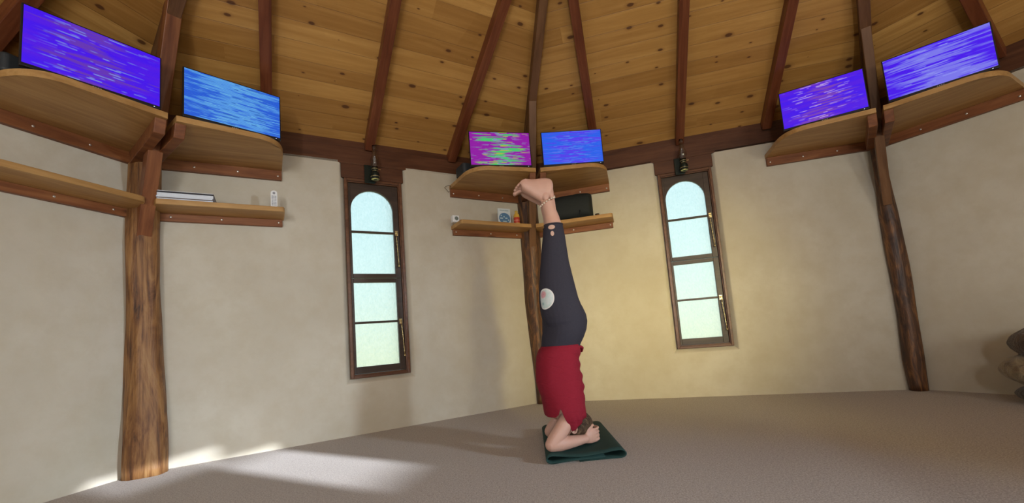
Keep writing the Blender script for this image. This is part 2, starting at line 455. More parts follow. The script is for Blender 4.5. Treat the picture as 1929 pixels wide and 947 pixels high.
# ------------------------------------------------------------------ beams on top of the walls
BL = ['left wall above the violet screen', 'back left wall over the left window', 'back right wall over the right window', 'right wall behind the far right screen']
for i in range(8):
    t = thing('beam', WP(i, L/2, 0, ZBB), 'red-brown timber beam topping the ' + (BL[i] if i < 4 else 'wall behind the viewer') , 'beam')
    mb = MB(); mb.box(0.0, L, -0.12, 0.0, ZBB, 2.3775, wfn(i)); mb.build('beam_timber', BEAM, t, bevel=0.004)
    mb = MB(); mb.box(0.0, L, -0.12, -0.006, 2.3775, 2.47, wfn(i)); mb.build('top_strip', HIPW if False else BEAM, t, bevel=0.003)
    if i > 3:
        for ch in list(t.children): ch['kind'] = 'structure'
        t.name = 'trim_%d' % i; struct(t)
        for k in ('label', 'category'): del t[k]
for i in (1, 2):
    mb = MB(); mb.box(1.283, 1.80, -0.10, -0.004, 2.103, ZBB+0.001, wfn(i))
    tag(mb.build('lintel', BEAM, base=WP(i, 1.54, 0, 2.10), bevel=0.003), 'red-brown timber lintel directly above the %s window' % ('left' if i == 1 else 'right'), 'lintel')

# ------------------------------------------------------------------ rafters
def rafter(i, u, label, wd=0.072):
    omax = min(u, L-u)*TAN - 0.02
    fn = lambda l, a, b: WP(i, u+a, l*math.cos(SLOPE) + b*math.sin(SLOPE), ZBT + l*math.sin(SLOPE) - b*math.cos(SLOPE))
    mb = MB(); mb.box(-0.02, omax/math.cos(SLOPE), -wd/2, wd/2, 0.001, 0.088, fn)
    tag(mb.build('rafter', RAFTER, base=WP(i, u, 0, 2.34), bevel=0.004), label, 'rafter', None)
rafter(1, 0.752, 'red-brown rafter rising behind the light blue screen')
rafter(1, 1.515, 'red-brown rafter ending above the left window lamp')
rafter(1, 2.268, 'red-brown rafter ending beside the magenta and green screen')
rafter(2, 0.755, 'thin red-brown rafter rising behind the blue screen right of centre')
rafter(2, 1.535, 'red-brown rafter ending above the right window lamp')
rafter(2, 2.275, 'red-brown rafter ending at the left of the purple screen')
rafter(0, 2.335, 'red-brown rafter crossing the top left corner of the ceiling')
rafter(0, 1.53, 'red-brown rafter further left of the top left corner')
rafter(3, 0.765, 'dark rafter behind the far right screen')
rafter(3, 1.53, 'dark rafter right of the far right screen')
HN = {1: 'hip rafter above the left log post, between the violet and light blue screens', 2: 'hip rafter running up from the centre post',
      3: 'hip rafter above the right post, between the two purple screens'}
TH = math.tan(SLOPE)*math.cos(rad(22.5)); AH = math.atan(TH)
for i in (0, 1, 2, 3, 4):
    fn = lambda l, a, b: BP(i, l*math.cos(AH)+b*math.sin(AH), a, ZBT + l*math.sin(AH) - b*math.cos(AH))
    mb = MB(); mb.box(0.0, (RC-0.12)/math.cos(AH), -0.034, 0.034, 0.0, 0.105, fn)
    ob = mb.build('hip_rafter', HIPW, base=BP(i, 0.1, 0, 2.4), bevel=0.004)
    if i in HN: tag(ob, 'brown ' + HN[i], 'rafter')
    else: tag(ob, 'brown hip rafter outside the %s edge of the view' % ('left' if i == 0 else 'right'), 'rafter')

# ------------------------------------------------------------------ log posts and braces
def post(i, prof, mat, label):
    """prof: (z, radius, r_off, t_off)"""
    mb = MB(); R = []; n = 28; zs = np.linspace(0, ZBB+0.02, 46)
    pz = [p[0] for p in prof]
    for z in zs:
        r = np.interp(z, pz, [p[1] for p in prof]); ro = np.interp(z, pz, [p[2] for p in prof]); to = np.interp(z, pz, [p[3] for p in prof])
        ringp = []
        for j in range(n):
            a = 2*math.pi*j/n
            k = noise.noise(Vector((math.cos(a)*1.3+i*5, math.sin(a)*1.3, z*1.6)))*0.16 + noise.noise(Vector((math.cos(a)*4+i*5, math.sin(a)*4, z*2.5)))*0.07
            rr = r*(1+k)
            ringp.append(BP(i, ro+rr*math.cos(a), to+rr*math.sin(a), float(z)))
        R.append(ringp)
    mb.rings(R)
    # grain runs along z
    mb.g = [(g[2], g[0], g[1]) for g in mb.g]
    return tag(mb.build('log_post', mat, base=BP(i, 0.06, 0, 0)), label, 'post')
post(1, [(0, .118, .06, .034), (.15, .114, .06, .034), (.35, .108, .06, .032), (.7, .097, .055, .024), (1.1, .091, .05, .018), (1.5, .088, .05, .012), (2.2, .088, .05, .01)],
     LOG, 'thick knotty honey-brown log post at the left corner')
post(2, [(0, .062, .045, -.01), (.25, .070, .045, -.004), (.6, .082, .045, -.005), (1.0, .090, .045, -.018), (1.5, .098, .045, -.005), (2.2, .10, .04, 0)],
     LOGD, 'dark log post standing behind the upside-down person')
post(3, [(0, .058, .05, .0), (.25, .066, .05, -.002), (.6, .062, .05, .004), (1.0, .064, .05, .006), (1.45, .062, .05, .0), (1.8, .045, .05, .0), (2.2, .045, .04, 0)],
     LOGD, 'slim crooked dark log post at the right corner')
for i, lab in ((1, 'left log post'), (2, 'centre log post'), (3, 'right log post')):
    wd = {1: 0.038, 2: 0.034, 3: 0.030}[i]
    A = Vector((0.125, 1.50)); B = Vector((0.775, 2.80)); D = (B-A); Lb = D.length; D.normalize(); Nn = Vector((D.y, -D.x))
    A0 = A - D*0.0
    fn = lambda l, a, b: BP(i, A0.x + D.x*l - Nn.x*b, a, A0.y + D.y*l - Nn.y*b)
    mb = MB()
    # front face b=0, back b=0.10; lower end is cut plumb into the post
    P = []
    for a in (-wd, wd):
        P += [(0.0, a, 0.0), (Lb, a, 0.0), (Lb-0.02, a, 0.10), (0.16, a, 0.10)]
    mb.add(P, [(0, 1, 2, 3), (7, 6, 5, 4), (0, 4, 5, 1), (1, 5, 6, 2), (2, 6, 7, 3), (3, 7, 4, 0)], fn)
    tag(mb.build('brace', HIPW if i > 1 else CLEAT, base=BP(i, 0.13, 0, 1.5), bevel=0.004), 'brown diagonal brace rising from the %s between the shelves' % lab, 'brace')

# ------------------------------------------------------------------ windows
def mat_glass():
    mt, nt, b = new_mat('obscure_glass')
    b.inputs['Base Color'].default_value = (0.96, 1.0, 0.99, 1)
    b.inputs['Transmission Weight'].default_value = 1.0
    b.inputs['Roughness'].default_value = 0.30
    b.inputs['IOR'].default_value = 1.45
    v = coords(nt, (1, 1, 1), None)
    mpg = N(nt, 'ShaderNodeMapping'); mpg.inputs['Scale'].default_value = (1.0, 1.0, 0.55); LK(nt, v, mpg.inputs[0])
    h = noisef(nt, mpg.outputs[0], 75, 3, 0.7)
    LK(nt, ramp(nt, h, [(0.3, (0.80, 0.86, 0.86)), (0.65, (1, 1, 1))]), b.inputs['Base Color'])
    bump(nt, b, h, 1.0, 0.006)
    return mt
GLASS = mat_glass()
def window(i, label_side):
    t = thing('window_%d' % i, WP(i, 1.545, -0.02, 0.436), '', '')
    del t['label']; del t['category']; struct(t)
    fn = wfn(i)
    u0, u1, z0, z1 = 1.305, 1.785, 0.436, 2.104
    mb = MB(); off = (1, 2, 3)
    def fr(a0, a1, b0, b1, w_, o0, o1, m_):
        m_.box(a0, a0+w_, o0, o1, b0, b1, fn); m_.box(a1-w_, a1, o0, o1, b0, b1, fn)
        m_.box(a0+w_, a1-w_, o0, o1, b0, b0+w_, fn); m_.box(a0+w_, a1-w_, o0, o1, b1-w_, b1, fn)
    fr(u0, u1, z0, z1, 0.022, -0.10, -0.012, mb)
    fr(u0+0.018, u1-0.018, z0+0.018, z1-0.018, 0.012, -0.10, -0.026, mb)
    mb.build('window_frame', FRAME, t, bevel=0.003)
    # lower sash
    for (b0, b1, arch) in ((0.468, 1.252, False), (1.256, 2.072, True)):
        s = MB(); a0, a1 = u0+0.031, u1-0.031
        oo = (-0.075, -0.042)
        g0, g1 = 1.356, 1.706
        zl = b0+0.055 if not arch else b0+0.036
        zt = b1-0.035 if not arch else b1
        mid = 0.882 if not arch else 1.652
        s.box(a0, g0, *oo, b0, b1, fn); s.box(g1, a1, *oo, b0, b1, fn)
        s.box(g0, g1, *oo, b0, zl, fn)
        s.box(g0, g1, oo[0], oo[1]-0.006, mid-0.009, mid+0.009, fn)
        if not arch: s.box(g0, g1, *oo, zt, b1, fn)
        else:
            # arched head board
            zc, rr = 1.842, (g1-g0)/2; uc = (g0+g1)/2; K = 20
            for side in (oo[1],):
                pass
            arc = [(uc - rr*math.cos(math.pi*k/K), zc + rr*math.sin(math.pi*k/K)) for k in range(K+1)]
            P = []; F = []
            for k, (x, z) in enumerate(arc):
                P += [(x, oo[1], z), (x, oo[1], b1), (x, oo[0], z), (x, oo[0], b1)]
            for k in range(K):
                q = 4*k
                F += [(q, q+4, q+5, q+1), (q+2, q+3, q+7, q+6), (q, q+2, q+6, q+4), (q+1, q+5, q+7, q+3)]
            s.add(P, F, fn)
        sash = s.build('sash', SASH, t, bevel=0.0025)
        gmb = MB(); gmb.box(g0-0.004, g1+0.004, -0.064, -0.060, zl-0.004, b1-0.02, fn)
        sub(gmb, 'pane', GLASS, sash, t)
        # casement stay
        zc_ = mid + (0.005)
        st = MB(); us = a1-0.028
        st.box(us-0.010, us+0.012, -0.043, -0.030, zc_-0.03, zc_+0.012, fn)
        st.lathe(WP(i, us, -0.030, zc_-0.005), [(0.009, 0), (0.009, 0.012), (0.004, 0.016)], 10, axis=tuple(wframe(i)[2])+(0,))
        path = [WP(i, us+0.004+0.016*k/9, -0.024, zc_-0.02-0.275*k/9) for k in range(10)] if not arch else [WP(i, us-0.004+0.012*k/9, -0.024, zc_-0.02-0.275*k/9) for k in range(10)]
        st.tube(path, 0.0032, 8)
        for k in range(1, 9): st.lathe(path[k]-Vector((0, 0, 0.006)), [(0.003, 0), (0.0062, 0.004), (0.0062, 0.008), (0.003, 0.012)], 8)
        st.ellipsoid(path[-1]-Vector((0, 0, 0.006)), (0.009, 0.009, 0.011), 8)
        sub(st, 'casement_stay', BRASS, sash, t)
window(1, 'left'); window(2, 'right')

# ------------------------------------------------------------------ shelves around the posts
def mir(side, d): return d if side == 'R' else L-d
def roundpoly(pts, rads, n=8):
    out = []
    for k, p in enumerate(pts):
        r = rads[k]
        p = Vector(p)
        if r <= 0: out.append(tuple(p)); continue
        a = (Vector(pts[k-1])-p).normalized(); b = (Vector(pts[(k+1) % len(pts)])-p).normalized()
        p0 = p+a*r; p1 = p+b*r
        for s in range(n+1):
            t = s/n; out.append(tuple(p0*(1-t)**2 + p*2*t*(1-t) + p1*t*t))
    return out
def screw(mb, i, u, o, z):
    mb.lathe(WP(i, u, o, z), [(0.0075, -0.001), (0.0075, 0.0015), (0.005, 0.0035)], 10, axis=tuple(wframe(i)[2])+(0,))
def upper_shelf(i, side, label):
    t = thing('corner_shelf', WP(i, mir(side, .45), 0, 2.012), label, 'shelf')
    fn = lambda d, o, z: WP(i, mir(side, d), o, z)
    zb, zt = 2.085, 2.12
    poly = roundpoly([(.024, 0), (.292, .652), (.785, .545), (.848, .40), (.848, 0)], [0, 0, .10, .07, 0])
    mb = MB(); mb.prism(poly, zb, zt, fn); mb.build('shelf_board', BOARD, t, bevel=0.005)
    mb = MB(); mb.box(.05, .846, 0.0, .032, 2.010, zb, fn); cl = mb.build('wall_cleat', CLEAT, t, bevel=0.003)
    for d in (.82, .56, .30):
        sc = MB(); screw(sc, i, mir(side, d), .032, 2.045 if d < .8 else 2.04); sub(sc, 'screw', STEEL, cl, t)
    # cleat under the inner end, running out along the brace
    mb = MB(); e0 = Vector((.03, 0.03)); e1 = Vector((.284, .635)); dd = (e1-e0).normalized(); nn = Vector((dd.y, -dd.x))
    q = [e0, e1, e1+nn*.055, e0+nn*.055]
    P = [(p.x, p.y, z) for z in (2.005, zb) for p in q]
    P[1] = (P[1][0]-dd.x*.035, P[1][1]-dd.y*.035, P[1][2]); P[2] = (P[2][0]-dd.x*.035, P[2][1]-dd.y*.035, P[2][2])
    mb.add(P, [(3, 2, 1, 0), (4, 5, 6, 7), (0, 1, 5, 4), (1, 2, 6, 5), (2, 3, 7, 6), (3, 0, 4, 7)], fn)
    mb.build('end_cleat', CLEAT, t, bevel=0.004)
def lower_shelf(i, side, label, rnd=0.0):
    t = thing('corner_shelf', WP(i, mir(side, .45), 0, 1.645), label, 'shelf')
    fn = lambda d, o, z: WP(i, mir(side, d), o, z)
    zb, zt = 1.697, 1.733
    poly = roundpoly([(.035, 0), (.128, .250), (.846, .250), (.856, .23), (.856, 0)], [0, 0.0 + rnd, .01, .01, 0])
    mb = MB(); mb.prism(poly, zb, zt, fn); mb.build('shelf_board', BOARD, t, bevel=0.004)
    mb = MB(); mb.box(.05, .845, 0.0, .032, 1.643, zb, fn); cl = mb.build('wall_cleat', CLEAT, t, bevel=0.003)
    for d in (.82, .46, .17):
        sc = MB(); screw(sc, i, mir(side, d), .032, 1.672); sub(sc, 'screw', STEEL, cl, t)
upper_shelf(0, 'L', 'large honey pine shelf carrying the violet screen at the upper left')
upper_shelf(1, 'R', 'honey pine shelf carrying the light blue screen right of the left post')
upper_shelf(1, 'L', 'honey pine shelf carrying the magenta and green screen')
upper_shelf(2, 'R', 'honey pine shelf carrying the blue screen right of the centre post')
upper_shelf(2, 'L', 'pine shelf carrying the smaller purple screen left of the right post')
upper_shelf(3, 'R', 'pine shelf carrying the bright periwinkle screen at the far right')
lower_shelf(0, 'L', 'narrow empty lower shelf on the left wall, left of the left post', .04)
lower_shelf(1, 'R', 'narrow lower shelf holding a stack of magazines')
lower_shelf(1, 'L', 'narrow lower shelf holding the yellow and red bottle')
lower_shelf(2, 'R', 'narrow lower shelf holding the black bag')

# ------------------------------------------------------------------ monitors
def screen_mat(name, base, band, streak, bandw, seed, hi=None, strength=0.9, lines=0.25, base2=None, bandmode=0.5, sx_=2.0, sthr=0.585, jt=0.34):
    mt, nt, b = new_mat(name)
    at = N(nt, 'ShaderNodeAttribute', attribute_name='gc').outputs['Vector']
    s = N(nt, 'ShaderNodeSeparateXYZ'); LK(nt, at, s.inputs[0]); x, y, _ = s.outputs   # x 0..1, y 0..1
    rowq = mth(nt, 'DIVIDE', mth(nt, 'FLOOR', mth(nt, 'MULTIPLY', y, 46.0)), 46.0)
    # per-row jitter
    wn = N(nt, 'ShaderNodeTexWhiteNoise', noise_dimensions='2D'); cv = N(nt, 'ShaderNodeCombineXYZ')
    LK(nt, rowq, cv.inputs[0]); cv.inputs[1].default_value = seed; LK(nt, cv.outputs[0], wn.inputs['Vector'])
    jit = mth(nt, 'MULTIPLY', mth(nt, 'SUBTRACT', wn.outputs['Value'], 0.5), jt)
    xs = mth(nt, 'ADD', x, jit)
    cv2 = N(nt, 'ShaderNodeCombineXYZ'); LK(nt, mth(nt, 'MULTIPLY', xs, sx_), cv2.inputs[0]); LK(nt, mth(nt, 'MULTIPLY', rowq, 9.0), cv2.inputs[1]); cv2.inputs[2].default_value = seed
    n1 = noisef(nt, cv2.outputs[0], 1.6, 2, 0.5)
    # centre weighted band
    dist = mth(nt, 'ABSOLUTE', mth(nt, 'SUBTRACT', xs, 0.5))
    cen = mth(nt, 'SUBTRACT', 1.0, mth(nt, 'MULTIPLY', dist, bandw))
    f = mth(nt, 'ADD', mth(nt, 'MULTIPLY', cen, 0.55), mth(nt, 'MULTIPLY', mth(nt, 'SUBTRACT', n1, bandmode), 2.6), clamp=True)
    fs = ramp(nt, f, [(0.25, (0, 0, 0)), (0.6, (1, 1, 1))])
    c = mixc(nt, fs, base, band)
    if base2:
        n3 = noisef(nt, cv2.outputs[0], 0.9, 1, 0.5)
        c = mixc(nt, ramp(nt, n3, [(0.45, (0, 0, 0)), (0.6, (1, 1, 1))]), c, mixc(nt, fs, base2, band))
    cv3 = N(nt, 'ShaderNodeCombineXYZ'); LK(nt, mth(nt, 'MULTIPLY', xs, 3.0), cv3.inputs[0]); LK(nt, mth(nt, 'MULTIPLY', rowq, 60.0), cv3.inputs[1]); cv3.inputs[2].default_value = seed+3
    n2 = noisef(nt, cv3.outputs[0], 1.7, 1, 0.5)
    edge = mth(nt, 'SUBTRACT', 1.25, mth(nt, 'MULTIPLY', dist, 2.6), clamp=True)
    c = mixc(nt, mth(nt, 'MULTIPLY', ramp(nt, n2, [(sthr, (0, 0, 0)), (sthr+.045, (1, 1, 1))]), edge), c, streak)
    if hi:
        cv4 = N(nt, 'ShaderNodeCombineXYZ'); LK(nt, mth(nt, 'MULTIPLY', xs, 2.6), cv4.inputs[0]); LK(nt, mth(nt, 'MULTIPLY', rowq, 50.0), cv4.inputs[1]); cv4.inputs[2].default_value = seed+8
        n4 = noisef(nt, cv4.outputs[0], 1.7, 1, 0.5)
        c = mixc(nt, mth(nt, 'MULTIPLY', ramp(nt, n4, [(0.62, (0, 0, 0)), (0.65, (1, 1, 1))]), edge), c, hi)
    ln = mth(nt, 'FRACT', mth(nt, 'MULTIPLY', y, 46.0))
    dk = ramp(nt, ln, [(0.25, (1-lines, 1-lines, 1-lines)), (0.5, (1, 1, 1))])
    c = mixc(nt, 1.0, c, dk, 'MULTIPLY')
    b.inputs['Base Color'].default_value = (0.01, 0.01, 0.012, 1); b.inputs['Roughness'].default_value = 0.25
    LK(nt, c, b.inputs['Emission Color']); b.inputs['Emission Strength'].default_value = strength
    return mt
VIO = (0.055, 0.003, 0.86)
SCR = [
 screen_mat('screen_violet', VIO, (0.13, 0.035, 0.47), (0.15, 0.08, 0.76), 2.6, 1.3, (0.19, 0.24, 0.74), 0.95, 0.03, (0.08, 0.006, 0.80), 0.5, 1.2, .66, .16),
 screen_mat('screen_light_blue', (0.016, 0.125, 0.78), (0.095, 0.36, 0.90), (0.14, 0.47, 0.90), 1.6, 4.1, (0.03, 0.17, 0.62), 0.95, 0.35, None, 0.46),
 screen_mat('screen_magenta_green', (0.30, 0.006, 0.40), (0.06, 0.60, 0.16), (0.25, 0.30, 0.55), 2.7, 7.7, (0.42, 0.52, 0.06), 0.95, 0.2, None, 0.49),
 screen_mat('screen_blue', (0.014, 0.13, 0.93), (0.09, 0.05, 0.95), (0.11, 0.20, 0.95), 2.0, 9.2, (0.04, 0.22, 0.95), 0.95, 0.3, None, 0.47),
 screen_mat('screen_purple', VIO, (0.19, 0.05, 0.50), (0.30, 0.17, 0.80), 3.0, 12.5, (0.45, 0.30, 0.80), 0.95, 0.03, (0.08, 0.006, 0.80), 0.5, 1.2, .66, .16),
 screen_mat('screen_periwinkle', (0.06, 0.004, 0.88), (0.20, 0.19, 0.88), (0.26, 0.28, 0.92), 1.7, 15.4, None, 0.95, 0.06, None, 0.44, 1.3, .60),
]
def monitor(i, side, mat, label, tilt=0.0, yaw0=0.0):
    inner = Vector((.322, .648-.012)); outer = Vector((.832, .478))
    if side == 'L': A = (mir(side, outer.x), outer.y); B = (mir(side, inner.x), inner.y)
    else: A = (inner.x, inner.y); B = (outer.x, outer.y)
    A = WP(i, A[0], A[1], 2.12); B = WP(i, B[0], B[1], 2.12)
    ex = (B-A).normalized(); ez = Vector((0, 0, 1)); ey = ez.cross(ex)   # away from the room
    if ey.dot(Vector((CEN.x, CEN.y, 2.12))-A) > 0: ey = -ey
    C = (A+B)/2; W2 = 0.541/2
    t = thing('monitor', C, label, 'monitor')
    fn = lambda x, y, z: C + ex*x + ey*y + ez*z
    mb = MB(); mb.box(-W2, W2, 0.0, 0.022, 0.010, 0.326, fn)
    mb.box(-W2+.04, W2-.04, 0.022, 0.045, 0.05, 0.28, fn)
    cas = mb.build('casing', BLACKP, t, bevel=0.003)
    sb = MB()
    o = len(sb.v); q = [(-W2+.007, .0255), (W2-.007, .0255), (W2-.007, .319), (-W2+.007, .319)]
    for (x, z), g in zip(q, [(0, 0, 0), (1, 0, 0), (1, 1, 0), (0, 1, 0)]):
        sb.v.append(fn(x, -0.0008, z)); sb.g.append(g)
    sb.f.append([0, 1, 2, 3]); sb.sm.append(False)
    sb.build('screen', mat, t)
    st = MB(); st.box(-.03, .03, .045, .065, .0, .16, fn)
    st.prism(roundpoly([(-.11, .0), (.11, .0), (.11, .17), (-.11, .17)], [.03]*4), 0.0, 0.008, fn)
    st.build('stand', BLACKP, t, bevel=0.002)
    ld = MB(); ld.box(W2-.034, W2-.029, -.0012, 0, .0145, .018, fn); ld.build('power_light', plain('led_white', (.8, .8, .9), .4, emit=(.6, .7, 1), es=1.0), t)
    lg = MB()
    for k in range(4): lg.box(-.018+.010*k, -.012+.010*k, -.0010, 0, .0145, .0185, fn)
    lg.build('maker_mark', plain('grey_print', (.35, .35, .38), .4), t)
monitor(0, 'L', SCR[0], 'monitor with a violet glitching picture, farthest left')
monitor(1, 'R', SCR[1], 'monitor with a light blue striped picture, right of the left post')
monitor(1, 'L', SCR[2], 'monitor with a magenta and green glitch picture')
monitor(2, 'R', SCR[3], 'monitor with a plain blue striped picture right of the centre post')
monitor(2, 'L', SCR[4], 'monitor with a purple picture, left of the right post')
monitor(3, 'R', SCR[5], 'monitor with a bright periwinkle streaked picture, farthest right')

# ------------------------------------------------------------------ wall lamps
def mat_chimney():
    mt, nt, b = new_mat('clear_lamp_glass')
    b.inputs['Transmission Weight'].default_value = 1.0; b.inputs['Roughness'].default_value = 0.02; b.inputs['IOR'].default_value = 1.45
    return mt
CHIM = mat_chimney()
def lamp(i, u, label):
    t = thing('wall_lamp', WP(i, u, 0.01, 2.05), label, 'lamp')
    fn = wfn(i); nrm = Vector((*wframe(i)[2], 0))
    mb = MB(); mb.box(u-.045, u+.04, 0.0, .016, 2.066, 2.225, fn); mb.build('back_plate', BLACKM, t, bevel=0.003)
    ax = WP(i, u+.028, .085, 0)
    c = lambda z: Vector((ax.x, ax.y, z))
    mb = MB(); mb.tube([WP(i, u+.01, .016, 2.15), WP(i, u+.022, .05, 2.125), c(2.115), c(2.135)], .006, 8)
    mb.box(u-.02, u+.05, .016, .026, 2.075, 2.10, fn)
    mb.build('bracket', BLACKM, t)
    mb = MB(); mb.lathe(c(2.125), [(.004, -.055), (.020, -.05), (.034, -.035), (.037, -.01), (.030, .012), (.016, .022), (.018, .03), (.026, .036), (.026, .05), (.020, .054), (.004, .055)], 24)
    f_ = mb.build('oil_font', BLACKM, t)
    for (zz, r) in ((2.076, .033), (2.098, .037), (2.150, .022), (2.166, .028)):
        mb = MB(); mb.lathe(c(zz), [(r, -.002), (r+.002, 0), (r, .002)], 24)
        sub(mb, 'trim_ring', BRASS, f_, t)
    mb = MB(); mb.lathe(c(2.178), [(.012, 0), (.012, .016), (.004, .02)], 16); mb.box(u+.055, u+.075, .083, .087, 2.165, 2.169, fn)
    mb.build('wick_burner', BRASS, t)
    prof = [(.022, 0), (.026, .012), (.036, .035), (.038, .052), (.034, .075), (.024, .10), (.018, .125), (.0165, .16), (.0175, .195)]
    mb = MB(); n = 28; R = [[c(2.178+h)+Vector((math.cos(2*math.pi*j/n)*r, math.sin(2*math.pi*j/n)*r, 0)) for j in range(n)] for r, h in prof]
    mb.rings(R, True, False, True); g = mb.build('glass_chimney', CHIM, t)
    so_ = g.modifiers.new('wall', 'SOLIDIFY'); so_.thickness = .0018
lamp(1, 1.513, 'small black oil lamp with glass chimney over the left window')
lamp(2, 1.510, 'small black oil lamp with glass chimney over the right window')

# ------------------------------------------------------------------ things on the lower shelves
ZS = 1.733
def small(name, i, u, o, z, label, cat, group=None): return thing(name, WP(i, u, o, z), label, cat, group)
# magazines
cols = [((.80, .82, .86), 'pale magazine lying at the bottom of the shelf stack'), ((.10, .09, .10), 'brown-edged magazine lying second from the bottom of the stack'),
        ((.74, .78, .86), 'pale blue magazine in the lower middle of the stack'), ((.80, .83, .88), 'white magazine in the upper middle of the stack'),
        ((.70, .75, .84), 'pale magazine just under the black-covered one'), ((.015, .015, .02), 'black-covered magazine second from the top of the stack'),
        ((.75, .78, .82), 'thin white booklet lying on top of the magazine stack')]
z = ZS
PAPER = plain('magazine_paper', (.66, .71, .78), .6)
for k, (c, lab) in enumerate(cols):
    h = (.009, .006, .011, .011, .008, .011, .003)[k]
    t = small('magazine', 1, .27, .13, z, lab, 'magazine', None)
    sh_ = random.uniform(-.004, .004); fn = lambda l, a, b: WP(1, l+sh_, a+sh_*.5, b)
    off = (0, 0, 0)
    mb = MB(); mb.box(.131, .426, .026, .234, z+.0012, z+h-.0012, fn); mb.build('pages', PAPER if k not in (1, 5) else plain('dark_page_edges_%d' % k, (.10, .06, .05) if k == 1 else (.02, .02, .03), .6), t)
    cm = plain('magazine_cover_%d' % k, c, .35)
    mb = MB(); mb.box(.128, .428, .024, .236, z, z+.0012, fn); mb.box(.128, .428, .024, .236, z+h-.0012, z+h, fn); mb.box(.128, .1292, .024, .236, z, z+h, fn)
    mb.build('cover', cm, t); z += h
# white remote control standing at the right end
t = small('remote_control', 1, .789, .20, ZS, 'slim white remote control with grey buttons standing upright at the shelf end', 'remote control')
fn = lambda x, y, z: WP(1, .789+x, .20+y, ZS+z)
mb = MB(); mb.prism(roundpoly([(-.021, 0), (.021, 0), (.021, .128), (-.021, .128)], [.002, .002, .021, .021], 6), 0, .016, lambda x, z, y: fn(x, y, z)); mb.build('body', WHITEP, t, bevel=.003)
GR = plain('grey_button', (.25, .26, .30), .5)
for r in range(7):
    for c in (-1, 0, 1):
        mb = MB(); mb.box(c*.011-.0035, c*.011+.0035, .016, .0178, .016+r*.011, .022+r*.011, fn); mb.build('button', GR, t)
mb = MB(); mb.lathe(fn(0, .016, .108), [(.010, 0), (.010, .001), (.004, .0012)], 5, axis=tuple(wframe(1)[2])+(0,), smooth=False); mb.build('star_button', GR, t)
# small white carton, book, bottle
t = small('carton', 1, 2.222, .13, ZS, 'tiny white carton with a grey printed picture at the shelf\'s left end', 'box')
mb = MB(); mb.box(2.19, 2.252, .10, .15, ZS, ZS+.062, wfn(1)); mb.build('box_body', WHITEP, t, bevel=.002)
mb = MB(); mb.lathe(WP(1, 2.226, .15, ZS+.034), [(.018, 0), (.018, .001), (.010, .0012)], 14, axis=tuple(wframe(1)[2])+(0,)); mb.build('printed_picture', plain('grey_green_print', (.16, .19, .17), .5), t)
t = small('booklet', 1, 2.70, .19, ZS, 'white booklet with a big blue globe on its cover standing upright', 'book')
fb2 = lambda x, y, z: WP(1, 2.70+x, .175+y-.0*z, ZS+z)
mb = MB(); mb.box(-.066, .066, 0, .016, 0, .150, fb2); mb.build('cover', plain('white_card', (.62, .68, .72), .4), t, bevel=.001)
arc = [(.060*math.cos(a), .055+.052*math.sin(a)) for a in np.linspace(0, 2*math.pi, 40, endpoint=False)]
mb = MB(); mb.prism(arc, .016, .0172, lambda x, z, y: fb2(x, y, z)); mb.build('blue_globe', plain('globe_blue', (.09, .20, .36), .4), t)
mb = MB()
for q, (x0, x1, zz) in enumerate([(-.05, -.02, .06), (-.012, .0, .075), (.006, .03, .062), (.034, .048, .045), (-.04, -.028, .085), (-.02, .02, .03)]): mb.box(x0, x1, .0172, .0178, zz-.012, zz, fb2)
mb.build('cover_lettering', plain('pale_print', (.42, .55, .62), .4), t)
mb = MB()
for q in range(9): mb.box(-.046+q*.0105, -.039+q*.0105, .016, .0168, .126, .134, fb2)
mb.build('title_lettering', plain('teal_print', (.25, .36, .40), .4), t)
t = small('bottle', 1, 2.845, .17, ZS, 'small yellow bottle with a red label beside the centre post', 'bottle')
c0 = WP(1, 2.845, .17, ZS)
mb = MB(); mb.lathe(c0, [(.004, 0), (.028, .001), (.030, .006), (.030, .088), (.027, .104), (.015, .118), (.014, .124), (.003, .124)], 24); mb.build('bottle_body', plain('yellow_plastic', (.62, .38, .06), .35), t)
mb = MB(); mb.lathe(c0, [(.0300, .020), (.0308, .021), (.0308, .074), (.0300, .075)], 24); lb = mb.build('label_band', plain('red_label', (.48, .05, .03), .4), t)
mb = MB(); mb.lathe(c0, [(.0308, .040), (.0312, .041), (.0312, .048), (.0308, .049)], 24); sub(mb, 'label_stripe', plain('salmon_stripe', (.62, .22, .14), .4), lb, t)
mb = MB(); mb.lathe(c0+Vector((0, 0, .122)), [(.015, 0), (.016, .002), (.015, .020), (.004, .023)], 20); mb.build('cap', plain('yellow_cap', (.60, .42, .08), .4), t)
# black bag
t = small('bag', 2, .48, .13, ZS, 'black soft zipped bag filling the lower shelf behind the foot', 'bag')
mb = MB(); R = []
for x in np.linspace(-1, 1, 26):
    ring_ = []
    k = (1-abs(x)**6)**(1/6) if abs(x) < 1 else 0
    k = max(k, .3)
    for j in range(36):
        a = 2*math.pi*j/36; ca, sa = math.cos(a), math.sin(a)
        ex = 2/2.7
        yy = math.copysign(abs(ca)**ex, ca)*.095*k; zz = math.copysign(abs(sa)**ex, sa)*.120*(.82+.18*k)
        zz += .005*noise.noise(Vector((x*4, ca*2, sa*2)))
        ring_.append(WP(2, .483+x*.190, .132+yy, max(ZS+.001, ZS+.124+zz + .014*(1-x*x)*(1 if sa > 0 else 0))))
    R.append(ring_)
mb.rings(R); bg_ = mb.build('bag_body', BAGM, t)
mb = MB(); mb.tube([WP(2, .483-.16+.32*k/12, .132+.03, ZS+.245+.006*math.sin(math.pi*k/12)) for k in range(13)], .004, 8); mb.build('zip', plain('dark_grey_zip', (.05, .05, .055), .4, .5), t)
mb = MB(); mb.tube([WP(2, .56, .232, ZS+.075), WP(2, .562, .236, ZS+.05), WP(2, .56, .234, ZS+.03)], .004, 8); mb.build('zip_pull', BLACKP, t)
